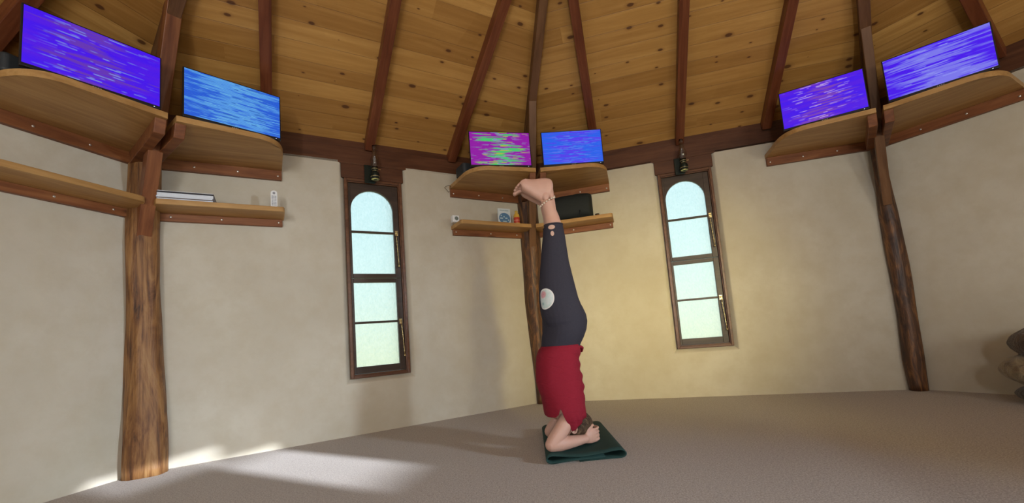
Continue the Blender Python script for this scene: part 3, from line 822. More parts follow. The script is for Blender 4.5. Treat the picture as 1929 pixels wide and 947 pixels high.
# small dark pot and small tan lid
t = small('jar', 2, .712, .17, ZS, 'tiny dark round pot right of the black bag', 'jar')
c0 = WP(2, .712, .17, ZS); mb = MB(); mb.lathe(c0, [(.004, 0), (.021, .001), (.023, .018), (.019, .022), (.004, .023)], 20); mb.build('pot', plain('dark_brown_pot', (.035, .018, .012), .4), t)
mb = MB(); mb.lathe(c0+Vector((0, 0, .022)), [(.020, 0), (.021, .003), (.019, .008), (.004, .010)], 20); mb.build('lid', plain('dark_lid', (.025, .015, .012), .35), t)
t = small('dish', 2, .80, .15, ZS, 'tiny tan dish at the right end of the shelf', 'dish')
c0 = WP(2, .80, .15, ZS); mb = MB(); mb.lathe(c0, [(.004, 0), (.012, 0), (.020, .014), (.022, .020), (.019, .020), (.012, .006), (.003, .005)], 20); mb.build('bowl', plain('tan_clay', (.30, .19, .10), .6), t)
# black cases behind the left screens
def case(i, u, o, label):
    t = small('equipment_case', i, u, o, 2.12, label, 'case')
    mb = MB(); mb.prism(roundpoly([(-.13, -.09), (.13, -.09), (.13, .09), (-.13, .09)], [.03]*4), 2.121, 2.215, lambda x, y, z: WP(i, u+x, o+y, z)); b_ = mb.build('case_body', plain('charcoal_case', (.025, .03, .035), .55), t, bevel=.012)
    mb = MB(); mb.tube([WP(i, u-.05+.1*k/8, o, 2.215+.018*math.sin(math.pi*k/8)) for k in range(9)], .005, 8); mb.build('handle', BLACKP, t)
case(0, 2.36, .30, 'dark charcoal case sitting behind the violet screen')
case(1, 2.36, .27, 'dark charcoal case half hidden behind the magenta and green screen')
# loose cable hanging at the shelf end
mb = MB(); pts = []
for k in range(26):
    a = k/25*2*math.pi*0.9
    pts.append(WP(1, 2.238-.045*(1-math.cos(a))*.6-.01, .05+.02*math.sin(a*2), 2.075+.028*math.sin(a)))
mb.tube(pts, .0022, 8)
tag(mb.build('cable', plain('dark_cable', (.03, .025, .02), .5), base=WP(1, 2.20, .03, 2.06)), 'thin dark cable loop poking out at the left end of the shelf', 'cable')

# ------------------------------------------------------------------ rolled furs by the right wall
def mat_fur(name, dark, light, sc=18):
    mt, nt, b = new_mat(name)
    v = coords(nt, (1, 1, 1), None)
    g = noisef(nt, v, sc, 4, 0.7, 0.5); g2 = noisef(nt, v, 4, 2, 0.5)
    c = ramp(nt, mth(nt, 'ADD', mth(nt, 'MULTIPLY', g, .5), mth(nt, 'MULTIPLY', g2, .5)), [(0.38, dark), (0.62, light)])
    LK(nt, c, b.inputs['Base Color']); b.inputs['Roughness'].default_value = .95
    b.inputs['Sheen Weight'].default_value = .3
    bump(nt, b, g, .8, .03); return mt
def roll(name, u0, u1, o, z, rz, ry, mat, label, cat, seed, curl=False):
    mb = MB(); R = []; n = 40
    for k, x in enumerate(np.linspace(0, 1, 40)):
        cap = min(1, (x/.16))**.5 if x < .16 else (min(1, ((1-x)/.16))**.5)
        cap = max(cap, .12); ring_ = []
        for j in range(n):
            a = 2*math.pi*j/n
            d = 1 + .16*noise.noise(Vector((x*5+seed, math.cos(a)*1.4, math.sin(a)*1.4))) + .06*noise.noise(Vector((x*22+seed, math.cos(a)*6, math.sin(a)*6)))
            zz = z+rz*math.sin(a)*cap*d
            ring_.append(WP(3, u0+(u1-u0)*x, o+ry*math.cos(a)*cap*d, max(zz, .002)))
        R.append(ring_)
    mb.rings(R)
    return tag(mb.build(name, mat, base=WP(3, (u0+u1)/2, o, 0)), label, cat)
FUR_D = mat_fur('dark_brown_fur', (.028, .016, .009), (.10, .06, .032)); FUR_C = mat_fur('cream_brown_fur', (.14, .09, .045), (.42, .34, .20)); FUR_G = mat_fur('grey_brown_fur', (.035, .026, .022), (.10, .078, .062), 26)
roll('fur_roll', .585, 1.25, .30, .062, .066, .16, FUR_G, 'grey-brown fur roll at the bottom of the pile by the right wall', 'fur', 1.0)
roll('sheepskin', .535, 1.25, .31, .215, .098, .19, FUR_C, 'cream and brown sheepskin in the middle of the pile by the right wall', 'fur', 3.0)
roll('fur_throw', .60, 1.25, .33, .385, .105, .17, FUR_D, 'dark brown fur bundle on top of the pile by the right wall', 'fur', 6.0)

# ------------------------------------------------------------------ folded yoga mat
def mat_mat():
    mt, nt, b = new_mat('dark_green_mat_foam')
    v = coords(nt, (1, 1, 1), None); g = noisef(nt, v, 160, 2, .7); g2 = noisef(nt, v, 6, 3, .5)
    c = mixc(nt, g2, (.016, .044, .040), (.024, .060, .056))
    LK(nt, c, b.inputs['Base Color']); b.inputs['Roughness'].default_value = .8; b.inputs['Specular IOR Level'].default_value = .2
    bump(nt, b, g, .35, .002); return mt
MATM = mat_mat()
def yoga_mat():
    # cross-section: a strip folded over at both sides, each fold an open loop; extruded front to back
    th = .0045
    path = []
    # bottom layer from left part to right fold loop, back over the top to left fold loop, tucked under
    def arcpts(cx, cz, rx, rz, a0, a1, n=10): return [(cx+rx*math.cos(a0+(a1-a0)*k/n), cz+rz*math.sin(a0+(a1-a0)*k/n)) for k in range(n+1)]
    path += [(-.03, .0035), (.06, .0035), (.14, .0035)]
    path += arcpts(.185, .0235, .036, .0205, -math.pi/2, math.pi/2)
    path += [(.15, .042), (.10, .033), (.0, .027), (-.08, .030), (-.135, .040)]
    path += arcpts(-.168, .0235, .036, .0205, math.pi/2, 3*math.pi/2)
    path += [(-.14, .0062), (-.10, .0105), (-.04, .0125), (.05, .0125), (.11, .0125)]
    path = [Vector((x, 0, z)) for x, z in path]
    N_ = []
    for k in range(len(path)):
        t_ = (path[min(k+1, len(path)-1)]-path[max(k-1, 0)]).normalized(); N_.append(Vector((-t_.z, 0, t_.x)))
    outer = [p+n*th*.6 for p, n in zip(path, N_)]; inner = [p-n*th*.6 for p, n in zip(path, N_)]
    loop = outer + inner[::-1]
    mb = MB(); R = []
    org = Vector((.300, 2.352, 0)); ang = rad(-1.0)
    ex = Vector((math.cos(ang), math.sin(ang), 0)); ey = Vector((-math.sin(ang), math.cos(ang), 0))
    for k in range(13):
        y = k/12*.74
        squ = 1.0 - .0*math.sin(y*4)
        R.append([org + ex*(p.x*(1.0-.03*k/12)) + ey*(y + .012*math.sin(p.x*9)*(1-k/12)) + Vector((0, 0, max(p.z*squ, .0008))) for p in loop])
    mb.rings(R, True, True, True)
    t = mb.build('yoga_mat', MATM, base=org+Vector((0, .37, 0)))
    return tag(t, 'dark green folded exercise mat on the carpet under the person', 'mat')
yoga_mat()

# ------------------------------------------------------------------ the person in headstand
PY = 2.60                      # middle plane of the body
KS = PY/2.66                   # outline was measured on the plane y = 2.66
def S(x, z): return x*KS, .7+(z-.7)*KS
PBASE = Vector((.26, PY, .03))
def loft(mb, rows, n=24, p=2.0):
    """rows : (cx, cy, cz, rx, ry[, pitch]) horizontal elliptical sections, stacked in z"""
    R = []
    for r in rows:
        cx, cy, cz, rx, ry = r[:5]; tl = r[5] if len(r) > 5 else 0
        ring_ = []
        for j in range(n):
            a = 2*math.pi*j/n; ca, sa = math.cos(a), math.sin(a)
            x = math.copysign(abs(ca)**(2/p), ca)*rx; y = math.copysign(abs(sa)**(2/p), sa)*ry
            ring_.append(Vector((cx+x, cy+y, cz+x*tl)))
        R.append(ring_)
    mb.rings(R)
def limb(mb, pts, rs, n=20):
    """tapered round limb with rounded ends, densely resampled"""
    P = [Vector(p) for p in pts]; out = []; ro = []
    for k in range(len(P)-1):
        p0 = P[max(k-1, 0)]; p1 = P[k]; p2 = P[k+1]; p3 = P[min(k+2, len(P)-1)]
        for s in range(6):
            t = s/6
            q = 0.5*((2*p1)+(-p0+p2)*t+(2*p0-5*p1+4*p2-p3)*t*t+(-p0+3*p1-3*p2+p3)*t**3)
            out.append(q); ro.append(rs[k]*(1-t)+rs[k+1]*t)
    out.append(P[-1]); ro.append(rs[-1])
    d0 = (out[0]-out[1]).normalized(); d1 = (out[-1]-out[-2]).normalized()
    pre = [(out[0]+d0*ro[0]*math.sin(a), max(ro[0]*math.cos(a), ro[0]*.12)) for a in (1.5, 1.0, .5)]
    post_ = [(out[-1]+d1*ro[-1]*math.sin(a), max(ro[-1]*math.cos(a), ro[-1]*.12)) for a in (.5, 1.0, 1.5)]
    out = [p for p, _ in pre]+out+[p for p, _ in post_]; ro = [r for _, r in pre]+ro+[r for _, r in post_]
    mb.tube(out, ro, n)
# leg outline, near side measured: (x0, x1, z)
LEG = [(.203, .290, 1.500), (.206, .289, 1.470), (.212, .302, 1.430), (.216, .312, 1.400), (.215, .323, 1.345), (.203, .331, 1.27), (.189, .335, 1.19), (.176, .340, 1.11), (.165, .351, 1.03),
       (.156, .361, .96), (.151, .372, .885), (.154, .388, .83), (.160, .400, .78), (.168, .388, .745), (.185, .365, .71), (.215, .335, .68)]
PEL = [(.215, .315, .97), (.185, .345, .93), (.165, .376, .88), (.156, .402, .83), (.157, .420, .78), (.155, .424, .74), (.151, .414, .69), (.143, .394, .645), (.136, .370, .605), (.130, .364, .578)]
LEGY = {.68: (.085, .045), .71: (.087, .070), .745: (.088, .083), 1.5: (.042, .037), 1.40: (.044, .040), 1.345: (.048, .047), 1.19: (.056, .054), 1.11: (.060, .056), 1.03: (.066, .062), .885: (.082, .080), .78: (.088, .086)}
def legy(z):
    ks = sorted(LEGY); return np.interp(z, ks, [LEGY[k][0] for k in ks]), np.interp(z, ks, [LEGY[k][1] for k in ks])
def add_leg(mb, sgn, grow=0.0, zmax=9, zmin=-9):
    rows = []
    for x0, x1, z in LEG:
        if z > zmax or z < zmin: continue
        (a, zz), (b, _) = S(x0, z), S(x1, z); oy, ry = legy(z)
        rows.append(((a+b)/2, PY+sgn*oy, zz, (b-a)/2+grow, ry+grow))
    loft(mb, rows)
def add_pelvis(mb, grow=0.0, zmin=-9):
    rows = []
    for x0, x1, z in PEL:
        if z < zmin: continue
        (a, zz), (b, _) = S(x0, z), S(x1, z)
        ry = np.interp(z, [.57, .605, .645, .69, .78, .83, .88, .93, .97], [.128, .132, .148, .162, .170, .166, .145, .10, .05])
        rows.append(((a+b)/2, PY, zz, (b-a)/2+grow, ry+grow))
    loft(mb, rows, 32, 2.1)
TORSO = [(.600, .246, .100, .124), (.54, .230, .108, .128), (.48, .222, .112, .132), (.40, .222, .114, .138), (.33, .228, .110, .142), (.27, .238, .100, .145), (.225, .252, .080, .138), (.19, .265, .060, .11), (.165, .272, .050, .08)]
def foot(mb, sgn):
    cy = PY+sgn*.044
    # sections along x from heel to ball: (x, zmin, zmax, halfwidth, dy)
    rows = [(.289, 1.585, 1.612, .012, 0), (.284, 1.560, 1.632, .022, 0), (.272, 1.535, 1.644, .028, 0), (.25, 1.515, 1.650, .031, 0), (.225, 1.500, 1.652, .031, 0),
            (.20, 1.505, 1.650, .031, -.001), (.178, 1.520, 1.648, .033, -.002), (.155, 1.535, 1.648, .036, -.003), (.13, 1.552, 1.652, .040, -.004), (.110, 1.565, 1.652, .042, -.004), (.095, 1.578, 1.645, .040, -.004), (.088, 1.588, 1.636, .034, -.004)]
    R = []
    for x, z0, z1, hw, dy in rows:
        ring_ = []
        for j in range(22):
            a = 2*math.pi*j/22; ca, sa = math.cos(a), math.sin(a)
            e = 2/2.3; y = math.copysign(abs(ca)**e, ca)*hw; z = math.copysign(abs(sa)**e, sa)*(z1-z0)/2
            xx, zz = S(x, (z0+z1)/2+z)
            ring_.append(Vector((xx, cy-sgn*0+dy*sgn*-1+y, zz)))
        R.append(ring_)
    mb.rings(R)
    # ankle bones
    x_, z_ = S(.236, 1.53); mb.ellipsoid((x_, cy-.021, z_), (.022, .011, .030), 10); mb.ellipsoid((x_, cy+.021, z_), (.022, .011, .030), 10)
    # achilles
    limb(mb, [(*(S(.268, 1.60)[0:1]), cy, S(0, 1.60)[1]), (S(.276, 1.52)[0], cy, S(0, 1.52)[1]), (S(.278, 1.44)[0], cy, S(0, 1.44)[1])], [.020, .015, .018], 12)
    # toes : outer (small) toe at the outside of the body
    T = [(-.033, .108, 1.634, .0076, .022), (-.017, .099, 1.626, .0082, .030), (-.001, .093, 1.618, .0086, .036), (.0155, .088, 1.608, .0092, .040), (.036, .090, 1.594, .0128, .044)]
    for dy, x, z, r, ln in T:
        y = cy + (dy if sgn < 0 else -dy)
        a0 = S(x+.012, z+.004); a1 = S(x-ln*.55, z-.004); a2 = S(x-ln, z-.016)
        limb(mb, [(a0[0], y, a0[1]), (a1[0], y, a1[1]), (a2[0], y, a2[1])], [r*1.05, r, r*.95], 12)
def finger(mb, pts, r0, r1): 
    limb(mb, pts, [r0*(1-k/(len(pts)-1))+r1*k/(len(pts)-1) for k in range(len(pts))], 12)
HEADC = Vector((.284, PY, .137))
def arm(mb, sgn):
    y = lambda d: PY+sgn*d*(1 if sgn < 0 else (.86 if abs(d) > .05 else 1))       # sgn -1 : near (camera) side
    fx = 0 if sgn < 0 else .016
    # shoulder, upper arm, elbow, forearm, wrist
    limb(mb, [(.262, y(.100), .225), (.234, y(.126), .196), (.190+fx, y(.152), .142), (.148+fx, y(.168), .094), (.140+fx, y(.170), .076)], [.046, .045, .043, .040, .038])
    limb(mb, [(.136+fx, y(.172), .078), (.180+fx*.7, y(.158), .078), (.235, y(.128), .075), (.290, y(.096), .072), (.335, y(.072), .072)], [.038, .041, .036, .029, .0235])
    # palm : stands on its little-finger edge, hollow side to the head
    R = []
    for k, (x, d, z, hw, th) in enumerate([(.322, .078, .071, .022, .019), (.345, .066, .073, .030, .0155), (.370, .052, .077, .038, .0145), (.392, .036, .079, .040, .0135), (.408, .020, .079, .038, .0125)]):
        # hw along z, th across
        t_ = Vector((.75, -sgn*.66, 0)).normalized(); nrm = Vector((t_.y, -t_.x, 0))
        ring_ = []
        for j in range(20):
            a = 2*math.pi*j/20; ca, sa = math.cos(a), math.sin(a); e = 2/2.4
            ring_.append(Vector((x, y(d), z)) + nrm*math.copysign(abs(ca)**e, ca)*th + Vector((0, 0, 1))*math.copysign(abs(sa)**e, sa)*hw)
        R.append(ring_)
    mb.rings(R)
    # four fingers leave the knuckles, cross the midline between the other hand's fingers and bend back over its knuckles
    zs = [.112, .091, .070, .050]
    ln = [1.0, 1.06, 1.0, .84]
    for f in range(4):
        z = zs[f] + (-.0052 if sgn < 0 else .0052); l = ln[f]
        p = [(.398, y(.026), z), (.413, y(.006), z), (.420, y(-.014), z), (.418-.010*l, y(-.030*l-.006), z-.002), (.400-.022*l, y(-.046*l-.006), z-.004)]
        finger(mb, p, .0086, .0070)
    # thumb : from the side of the palm near the wrist, lying along the top against the head
    finger(mb, [(.345, y(.064), .098), (.358, y(.058), .118), (.372, y(.046), .130), (.388, y(.034), .136)], .0118, .0085)
def build_body():
    mb = MB()
    for s_ in (-1, 1):
        add_leg(mb, s_, -.003 if False else -0.002); foot(mb, s_); arm(mb, s_)
    add_pelvis(mb, -.004)
    loft(mb, [(cx-.0, PY, cz, rx, ry) for cz, cx, rx, ry in TORSO], 32, 2.4)
    # shoulder girdle and neck
    limb(mb, [(.266, PY-.105, .218), (.272, PY, .205), (.266, PY+.105, .218)], [.044, .056, .044])
    limb(mb, [(.270, PY, .235), (.278, PY, .200), (.280, PY, .165)], [.060, .056, .058])
    # head, upside down : crown on the mat, face towards -x
    mb.ellipsoid(HEADC+Vector((.012, 0, -.012)), (.094, .074, .092), 14)      # cranium
    mb.ellipsoid(HEADC+Vector((-.034, 0, .030)), (.060, .056, .070), 14)      # face
    mb.ellipsoid(HEADC+Vector((-.066, 0, .086)), (.024, .026, .018), 10)      # chin
    limb(mb, [HEADC+Vector((-.060, 0, .085)), HEADC+Vector((-.030, .048, .062)), HEADC+Vector((0, .060, .030))], [.016, .014, .014], 10)
    limb(mb, [HEADC+Vector((-.060, 0, .085)), HEADC+Vector((-.030, -.048, .062)), HEADC+Vector((0, -.060, .030))], [.016, .014, .014], 10)
    limb(mb, [HEADC+Vector((-.086, 0, -.004)), HEADC+Vector((-.102, 0, .020)), HEADC+Vector((-.109, 0, .036))], [.008, .010, .013], 10)   # nose
    for s_ in (-1, 1):
        mb.ellipsoid(HEADC+Vector((-.095, .012*s_, .038)), (.009, .008, .008), 8)
        mb.ellipsoid(HEADC+Vector((-.078, .032*s_, .004)), (.014, .015, .011), 8)      # closed eyelid
        limb(mb, [HEADC+Vector((-.086, .014*s_, -.012)), HEADC+Vector((-.080, .034*s_, -.016)), HEADC+Vector((-.066, .052*s_, -.010))], [.007, .008, .006], 8)  # brow
        mb.ellipsoid(HEADC+Vector((-.066, .040*s_, .034)), (.018, .018, .018), 8)      # cheek
        # ear : rim, lobe (upwards, because the head is upside down)
        ec = HEADC+Vector((-.014, .074*s_, .006))
        rim = [ec+Vector((.017*math.cos(a)+.004, .006*s_, .029*math.sin(a)-.006)) for a in np.linspace(-4.2, 1.1, 12)]
        limb(mb, rim, [.0048]*12, 8)
        mb.ellipsoid(ec+Vector((0, -.001*s_, -.003)), (.015, .006, .024), 8)
        mb.ellipsoid(ec+Vector((-.003, .004*s_, .028)), (.008, .005, .009), 8)
    for dz, r in ((.056, .0062), (.067, .0072)):      # lips
        limb(mb, [HEADC+Vector((-.074, -.024, dz)), HEADC+Vector((-.091, 0, dz)), HEADC+Vector((-.074, .024, dz))], [r*.6, r, r*.6], 8)
    return mb
def remeshed(mb, name, voxel, smooth_it, mat, parent, base):
    me = mb.mesh(name, base)
    ob = bpy.data.objects.new(name, me); COL.objects.link(ob)
    rm = ob.modifiers.new('remesh', 'REMESH'); rm.mode = 'VOXEL'; rm.voxel_size = voxel; rm.use_smooth_shade = True
    sm = ob.modifiers.new('smooth', 'SMOOTH'); sm.iterations = smooth_it; sm.factor = 0.5
    dg = bpy.context.evaluated_depsgraph_get(); ev = ob.evaluated_get(dg)
    me2 = bpy.data.meshes.new_from_object(ev)
    ob.modifiers.clear(); ob.data = me2
    me2.materials.clear(); me2.materials.append(mat)
    for p in me2.polygons: p.use_smooth = True
    if parent is not None: ob.parent = parent
    else: ob.location = base
    return ob
def mat_skin():
    mt, nt, b = new_mat('skin')
    v = coords(nt, (1, 1, 1), None); g = noisef(nt, v, 9, 4, .6); g2 = noisef(nt, v, 120, 2, .5)
    c = mixc(nt, g, (.49, .275, .205), (.58, .355, .285))
    LK(nt, c, b.inputs['Base Color']); b.inputs['Roughness'].default_value = .5
    b.inputs['Subsurface Weight'].default_value = .12; b.inputs['Subsurface Radius'].default_value = (.02, .008, .005); b.inputs['Subsurface Scale'].default_value = .3
    bump(nt, b, g2, .15, .002); return mt
SKIN = mat_skin()
person = remeshed(build_body(), 'person', .0033, 5, SKIN, None, PBASE)
tag(person, 'person in a headstand wearing a red top and dark grey leggings, legs straight up', 'person')
print('body faces', len(person.data.polygons))

# leggings with cut-outs at the cuff and a round printed badge on the thigh
def sphere_mask(nt, vec, c, r, soft=.002):
    d = N(nt, 'ShaderNodeVectorMath', operation='DISTANCE'); LK(nt, vec, d.inputs[0]); d.inputs[1].default_value = c
    return mth(nt, 'MULTIPLY', mth(nt, 'SUBTRACT', r, d.outputs['Value']), 1/soft, clamp=True)
def mat_leggings():
    mt, nt, b = new_mat('charcoal_leggings')
    v = coords(nt, (1, 1, 1), None); g = noisef(nt, v, 220, 2, .6)
    c = mixc(nt, g, (.027, .026, .038), (.041, .039, .055))
    def P(x, z, y=0): 
        a, zz = S(x, z); return (a-PBASE.x, y-PBASE.y, zz-PBASE.z)
    # key-hole openings showing skin, near side
    def ell(c3, rx, rz, soft=.12):
        mp = N(nt, 'ShaderNodeMapping'); mp.vector_type = 'POINT'
        sb_ = N(nt, 'ShaderNodeVectorMath', operation='SUBTRACT'); LK(nt, v, sb_.inputs[0]); sb_.inputs[1].default_value = c3
        ml = N(nt, 'ShaderNodeVectorMath', operation='MULTIPLY'); LK(nt, sb_.outputs[0], ml.inputs[0]); ml.inputs[1].default_value = (1/rx, 1/.03, 1/rz)
        ln_ = N(nt, 'ShaderNodeVectorMath', operation='LENGTH'); LK(nt, ml.outputs[0], ln_.inputs[0])
        return mth(nt, 'MULTIPLY', mth(nt, 'SUBTRACT', 1.0, ln_.outputs['Value']), 1/soft, clamp=True)
    yn = PY-.094
    k1 = ell(P(.252, 1.322, yn), .0215, .0150); k2 = ell(P(.253, 1.281, yn), .0115, .0170)
    c = mixc(nt, mth(nt, 'MAXIMUM', k1, k2), c, (.56, .37, .30))
    # badge
    yb = PY-.128
    bc = P(.172, .886, yb)
    m0 = sphere_mask(nt, v, bc, .062)
    pr = noisef(nt, v, 28, 3, .6); base = mixc(nt, ramp(nt, pr, [(.4, (0, 0, 0)), (.6, (1, 1, 1))]), (.60, .65, .67), (.48, .60, .60))
    m1 = sphere_mask(nt, v, P(.168, .912, yb+.012), .026, .010); base = mixc(nt, mth(nt, 'MULTIPLY', m1, .85), base, (.60, .26, .30))
    m4 = sphere_mask(nt, v, P(.172, .912, yb+.012), .009, .004); base = mixc(nt, mth(nt, 'MULTIPLY', m4, .8), base, (.20, .08, .12))
    m2 = sphere_mask(nt, v, P(.196, .886, yb), .011, .004); base = mixc(nt, mth(nt, 'MULTIPLY', m2, .95), base, (.08, .28, .22))
    m3 = sphere_mask(nt, v, P(.166, .858, yb+.014), .014, .008); base = mixc(nt, mth(nt, 'MULTIPLY', m3, .85), base, (.12, .28, .34))
    mr_ = mth(nt, 'SUBTRACT', m0, sphere_mask(nt, v, bc, .056)); base = mixc(nt, mr_, base, (.72, .70, .70))
    c = mixc(nt, m0, c, base)
    LK(nt, c, b.inputs['Base Color']); b.inputs['Roughness'].default_value = .85; b.inputs['Specular IOR Level'].default_value = .15
    wv = noisef(nt, v, 14, 3, .5)
    bump(nt, b, wv, .12, .02); return mt
mb = MB()
for s_ in (-1, 1): add_leg(mb, s_, .0035, zmax=1.36)
add_pelvis(mb, .0035, zmin=.575)
remeshed(mb, 'leggings', .004, 4, mat_leggings(), person, PBASE)
# cuff hems
for s_ in (-1, 1):
    mb = MB(); (a, zz), (b_, _) = S(.215, 1.345), S(.323, 1.345); oy, ry = legy(1.345)
    pts = [Vector(((a+b_)/2+((b_-a)/2+.004)*math.cos(t), PY+s_*oy+(ry+.004)*math.sin(t), zz+.002)) for t in np.linspace(0, 2*math.pi, 40)]
    mb.tube(pts, .0028, 8, False); h = mb.build('cuff_hem', plain('hem_charcoal', (.035, .034, .048), .7), person)

# red sleeveless top
def mat_shirt():
    mt, nt, b = new_mat('crimson_jersey')
    v = coords(nt, (1, 1, 1), None); g = noisef(nt, v, 250, 2, .6)
    c = mixc(nt, g, (.19, .010, .022), (.25, .015, .032))
    LK(nt, c, b.inputs['Base Color']); b.inputs['Roughness'].default_value = .85; b.inputs['Specular IOR Level'].default_value = .15
    mp = N(nt, 'ShaderNodeMapping'); mp.inputs['Scale'].default_value = (6, 6, 16); LK(nt, v, mp.inputs[0])
    bump(nt, b, noisef(nt, mp.outputs[0], 1.6, 3, .55, .8), .35, .03); return mt
SHIRT = mat_shirt()
PROF = [(.606, .134, .368, .140), (.596, .131, .370, .142), (.585, .116, .374, .147), (.55, .100, .366, .152), (.50, .091, .358, .156), (.45, .088, .358, .158), (.40, .087, .364, .160), (.35, .095, .366, .164), (.30, .110, .365, .170), (.25, .117, .366, .184), (.20, .122, .366, .188), (.15, .150, .352, .170), (.10, .160, .325, .150)]
def shirt():
    pz = [p[0] for p in PROF][::-1]
    col_ = lambda k: [p[k] for p in PROF][::-1]
    rimx = [.10, .130, .180, .198, .214, .226, .252, .275, .300, .330, .38]
    rimz = [.205, .203, .207, .222, .262, .205, .122, .132, .155, .178, .205]
    n = 120; m_ = 60; R = []
    for k in range(m_+1):
        t = k/m_; ring_ = []
        for j in range(n):
            a = 2*math.pi*j/n; ca, sa = math.cos(a), math.sin(a)
            # rim height for this direction (found from the x at z = .2)
            xr = .242+.120*ca
            zr = np.interp(xr, rimx, rimz)
            if abs(sa) < .45 and ca < 0: zr = .204
            z = .606*(1-t)+zr*t
            x0 = np.interp(z, pz, col_(1)); x1 = np.interp(z, pz, col_(2)); ry = np.interp(z, pz, col_(3))
            e = 2/2.35
            x = (x0+x1)/2 + (x1-x0)/2*math.copysign(abs(ca)**e, ca); y = ry*math.copysign(abs(sa)**e, sa)
            # folds: gathered drapery at the back and around the armhole, loose ruck at the waist
            fold = .0045*math.sin(z*95+3*sa)*max(0, ca)**2*(1 if z > .3 else .3)
            fold += .006*math.sin(x*150+z*30)*max(0, min(1, (.30-z)/.12))*max(0, ca+.15)
            fold += .004*noise.noise(Vector((x*9, y*9, z*7)))
            x += fold*ca; y += fold*sa
            xx, zz = S(x, z)
            ring_.append(Vector((xx, PY+y*KS, zz)))
        R.append(ring_)
    mb = MB(); mb.rings(R, True, False, True)
    ob = mb.build('sleeveless_top', SHIRT, person)
    so_ = ob.modifiers.new('cloth', 'SOLIDIFY'); so_.thickness = .0025; so_.offset = 0
    return ob
shirt()
# rucked hem loop at the small of the back
mb = MB(); x_, z_ = S(.372, .578)
mb.tube([Vector((x_-.035, PY-.075, z_+.004)), Vector((x_-.006, PY-.06, z_+.012)), Vector((x_+.006, PY-.03, z_+.002)), Vector((x_+.004, PY, z_-.016)), Vector((x_-.008, PY+.03, z_-.02)), Vector((x_-.03, PY+.06, z_-.01))], [.004, .008, .010, .010, .007, .004], 10)
mb.build('hem_ruck', SHIRT, person)

# hair : cap over the cranium with strand ridges
def mat_hair():
    mt, nt, b = new_mat('brown_hair')
    v = coords(nt, (1, 1, 1), None)
    mp = N(nt, 'ShaderNodeMapping'); mp.inputs['Scale'].default_value = (30, 160, 30); LK(nt, v, mp.inputs[0])
    g = noisef(nt, mp.outputs[0], 1.2, 3, .6, .6)
    c = ramp(nt, g, [(.35, (.028, .016, .010)), (.55, (.075, .045, .026)), (.72, (.16, .105, .06))])
    LK(nt, c, b.inputs['Base Color']); b.inputs['Roughness'].default_value = .65; b.inputs['Specular IOR Level'].default_value = .2
    bump(nt, b, g, .8, .006); return mt
mb = MB(); n1, n2 = 40, 60; R = []
hc = HEADC+Vector((.014, 0, -.010))
ax = Vector((.80, 0, -.45)).normalized(); bx = Vector((0, 1, 0)); cx_ = ax.cross(bx)
for k in range(n1):
    t = rad(3+ 105*k/(n1-1)); ring_ = []
    for j in range(n2):
        a = 2*math.pi*j/n2
        d = ax*math.cos(t)+(bx*math.cos(a)+cx_*math.sin(a))*math.sin(t)
        r = 1+.035*noise.noise(Vector((a*2.2, t*3, 1)))+.02*noise.noise(Vector((d.x*20, d.y*20, d.z*8)))
        tt = 1.0 - max(0, (t-rad(90))/rad(18))*.06
        ring_.append(hc+Vector((d.x*.100*r*tt, d.y*.081*r*tt, max(d.z*.097*r*tt, -.102))))
    R.append(ring_)
mb.rings(R, True, True); hr = mb.build('hair', mat_hair(), person)
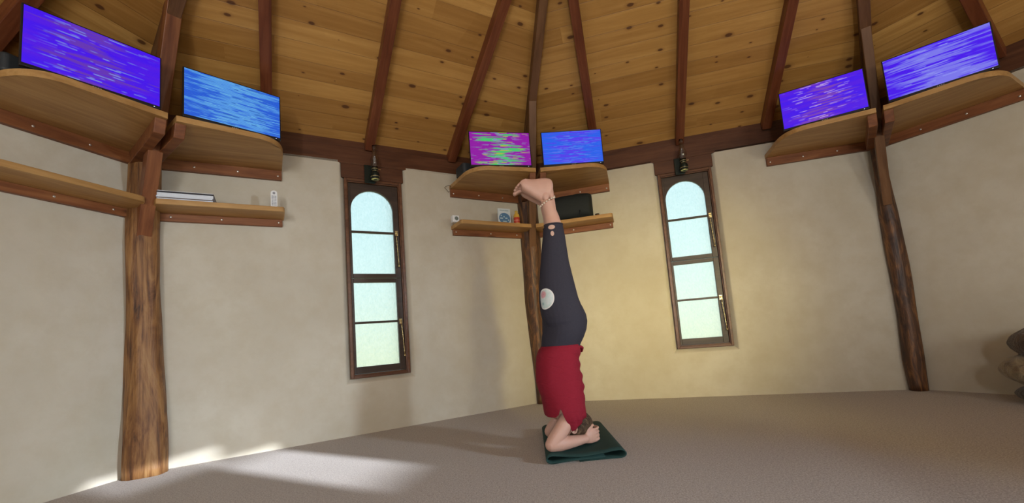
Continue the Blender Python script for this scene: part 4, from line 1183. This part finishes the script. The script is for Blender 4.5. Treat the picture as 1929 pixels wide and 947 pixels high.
# earring and anklet
mb = MB(); mb.ellipsoid(HEADC+Vector((-.006, -.083, .034)), (.0048, .0048, .0048), 10); mb.build('earring', plain('pearl', (.85, .85, .80), .2), person)
PEARL = plain('shell_bead', (.70, .60, .50), .35)
mb = MB(); (ax0, az0), (ax1, az1) = S(.199, 1.468), S(.291, 1.520)
pts = [Vector(((ax0+ax1)/2+(ax1-ax0)/2*1.04*math.cos(t), PY-.043+.042*math.sin(t), (az0+az1)/2+(az1-az0)/2*math.cos(t))) for t in np.linspace(0, 2*math.pi, 37)]
mb.tube(pts, .0014, 6, False); ank = mb.build('anklet', plain('anklet_cord', (.45, .33, .22), .5), person)
for k in range(18, 36, 2):
    mb = MB(); mb.ellipsoid(pts[k], (.0052, .0052, .0058), 8)
    b_ = mb.build('bead', PEARL, None, base=(0, 0, 0))
    for v in b_.data.vertices: v.co -= PBASE
    b_.parent = ank
# cupboard added out of view right of the camera to shade the carpet
t = thing('cupboard', (1.55, -.22, 0), 'low wooden cupboard standing right of the viewpoint', 'cupboard')
mb = MB(); mb.box(.80, 2.1, -.45, 0.0, .05, .74); mb.build('cupboard_body', BOARD, t, bevel=.006)
mb = MB(); mb.box(.78, 2.12, -.47, 0.02, .74, .77); mb.build('cupboard_top', BOARD, t, bevel=.006)
for x0, x1 in ((.83, 1.44), (1.46, 2.07)):
    mb = MB(); mb.box(x0, x1, 0.0, .016, .09, .71); d_ = mb.build('door', CLEAT, t, bevel=.003)
    mb = MB(); mb.lathe((x1-.05 if x0 < 1.2 else x0+.05, .016, .5), [(.008, 0), (.006, .012), (.014, .018), (.012, .028), (.003, .030)], 14, axis=(0, 1, 0)); sub(mb, 'knob', BRASS, d_, t)
mb = MB(); mb.box(.83, 2.07, -.42, -.02, 0, .05); mb.build('plinth', BEAM, t)

# ------------------------------------------------------------------ groups of look-alikes
GROUPS = {'rafter': 'rafters under the board ceiling', 'post': 'log posts in the corners of the room', 'brace': 'diagonal braces on the log posts',
          'shelf': 'corner shelves around the posts', 'monitor': 'glitching monitors on the upper shelves', 'lamp': 'oil lamps over the windows',
          'magazine': 'magazines stacked on the lower shelf', 'case': 'dark cases behind the monitors', 'lintel': 'lintels over the windows',
          'beam': 'beams topping the walls', 'fur': 'furs piled by the right wall'}
for ob in list(bpy.data.objects):
    c = ob.get('category')
    if c in GROUPS: ob['group'] = GROUPS[c]
